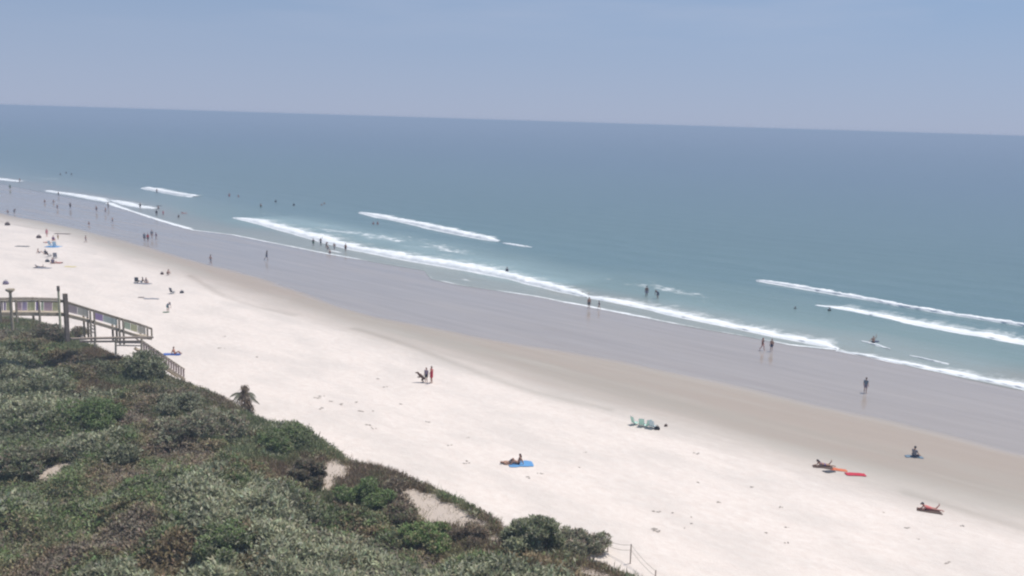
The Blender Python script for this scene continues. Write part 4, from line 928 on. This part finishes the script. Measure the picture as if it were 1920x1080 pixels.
person(950.5, 513, 'lone dark bather standing in the thick of the long white wave', 'stand', 1.7, R(0), (('suit', 'navy'),), ('short', 'black'), 'dark', .55)
person(1104, 579, 'bather standing at the thin foam line, taller of two', 'stand', 1.72, R(10), (('trunks', 'darkgrey'),), ('short', 'brown'), 'tan')
person(1123, 580, 'shorter bather in a dark suit walking along the thin foam line', 'walk', 1.30, R(-80), (('suit', 'navy'),), ('short', 'black'), 'tan')
person(1212, 556, 'slim tall bather wading in the foamy water beyond the wave', 'stand', 1.85, R(0), (('trunks', 'mauve'),), ('short', 'brown'), 'dark', .15)
person(1233, 560, 'wader in dark clothes right of the slim tall one', 'bend', 1.8, R(-50), (('shirt', 'navy'), ('trunks', 'navy')), ('short', 'brown'), 'tan', .1)
person(1098, 552, 'sunburnt bather lying in the foam of the wave', 'prone', 1.5, R(-80), (('trunks', 'coral'),), ('short', 'brown'), 'red', .1)
person(1429, 657, 'left one of two walkers at the water edge, in a rust suit', 'walk', 1.62, R(60), (('suit', 'brown'),), ('long', 'brown'), 'red')
person(1446, 659, 'right one of two walkers at the water edge, in dark shorts', 'stand', 1.60, R(-20), (('trunks', 'navy'),), ('short', 'brown'), 'tan')
person(1622, 737, 'lone person in a blue grey shirt standing on the mirror-wet sand', 'stand', 1.68, R(160), (('shirt', 'bluegrey'), ('trunks', 'mauve')), ('short', 'brown'), 'tan')
person(1637, 644, 'bather waist deep behind the little wave with an arm raised', 'armup', 1.7, R(0), (('trunks', 'black'),), ('short', 'brown'), 'tan', .75)
board(1641, 641.5, 'navy', 'dark blue bodyboard floating beside the bather with the raised arm', R(20), .06, R(12))
person(1555, 583, 'dark swimmer in front of the second right-hand wave', 'stand', 1.7, R(0), (('shirt', 'black'),), ('short', 'black'), 'dark', 1.2, group=gS)
person(1491, 579, 'dark swimmer in calm water left of the second right-hand wave', 'stand', 1.7, R(0), (('shirt', 'black'),), ('short', 'black'), 'dark', 1.35, group=gS)

# ------------------------------------------------------------------ sky, sun, render
world = bpy.data.worlds.new('World'); scene.world = world; world.use_nodes = True; nt = world.node_tree; nt.nodes.clear()
out = nd(nt, 'ShaderNodeOutputWorld'); bg = nd(nt, 'ShaderNodeBackground'); sky = nd(nt, 'ShaderNodeTexSky', sky_type='NISHITA')
SUNV = Vector((.30, .16, .94)).normalized(); el = math.asin(SUNV.z); azi = math.atan2(SUNV.x, SUNV.y)
sky.sun_disc = False; sky.sun_elevation = el; sky.sun_rotation = azi; sky.air_density = 1.0; sky.dust_density = .6; sky.ozone_density = 2.0; sky.altitude = 0
tc = nd(nt, 'ShaderNodeTexCoord').outputs['Generated']
add = nd(nt, 'ShaderNodeVectorMath', operation='ADD'); nt.links.new(tc, add.inputs[0]); add.inputs[1].default_value = (0, 0, .16)
nrm = nd(nt, 'ShaderNodeVectorMath', operation='NORMALIZE'); nt.links.new(add.outputs[0], nrm.inputs[0]); nt.links.new(nrm.outputs[0], sky.inputs[0])
c = mixc(nt, 1.0, sky.outputs[0], (.82, 1.02, 1.08), 'MULTIPLY')
# lilac haze low over the sea
sep = nd(nt, 'ShaderNodeSeparateXYZ'); nt.links.new(tc, sep.inputs[0])
hz = mapr(nt, sep.outputs[2], .0, .14, .95, .42)
c = mixc(nt, hz, c, (3.75, 4.2, 5.5))
cl = noise(nt, mapping(nt, tc, (2.2, 2.2, 16)), 1, 5, .55)
clm = mth(nt, 'MULTIPLY', mapr(nt, cl, .48, .75, 0, .3), mapr(nt, sep.outputs[2], .06, .12, 0, 1))
c = mixc(nt, clm, c, (5.5, 5.6, 6.6))
nt.links.new(c, bg.inputs[0]); bg.inputs[1].default_value = .1; nt.links.new(bg.outputs[0], out.inputs[0])
# ------------------------------------------------------------------ sea haze
HX = 99000.0; hb = MB(); z0, z1 = -8.0, CAMH+.3
hb.add([(-HX, -HX, z0), (HX, -HX, z0), (HX, HX, z0), (-HX, HX, z0), (-HX, -HX, z1), (HX, -HX, z1), (HX, HX, z1), (-HX, HX, z1)], [(3, 2, 1, 0), (4, 5, 6, 7), (0, 1, 5, 4), (1, 2, 6, 5), (2, 3, 7, 6), (3, 0, 4, 7)])
hm_ = bpy.data.materials.new('haze'); hm_.use_nodes = True; hn = hm_.node_tree; hn.nodes.clear(); ho = hn.nodes.new('ShaderNodeOutputMaterial'); pv = hn.nodes.new('ShaderNodeVolumePrincipled')
pv.inputs['Color'].default_value = (.57, .71, .90, 1); pv.inputs['Density'].default_value = .001; pv.inputs['Anisotropy'].default_value = 0.0; hn.links.new(pv.outputs[0], ho.inputs['Volume'])
hz_o = hb.build('haze', hm_); tag(hz_o, kind='stuff')
sun = bpy.data.lights.new('sun', 'SUN'); so = bpy.data.objects.new('sun', sun); COL.objects.link(so); sun.energy = 3.8; sun.angle = R(.6); sun.color = (1, .955, .9)
so.rotation_euler = (-SUNV).to_track_quat('-Z', 'Y').to_euler()
vs = scene.view_settings; vs.view_transform = 'Standard'; vs.look = 'None'; vs.exposure = .07; vs.gamma = 1
scene.cycles.max_bounces = 6; scene.cycles.transparent_max_bounces = 4; scene.cycles.pixel_filter_type = 'BLACKMAN_HARRIS'; scene.cycles.filter_width = 2.2
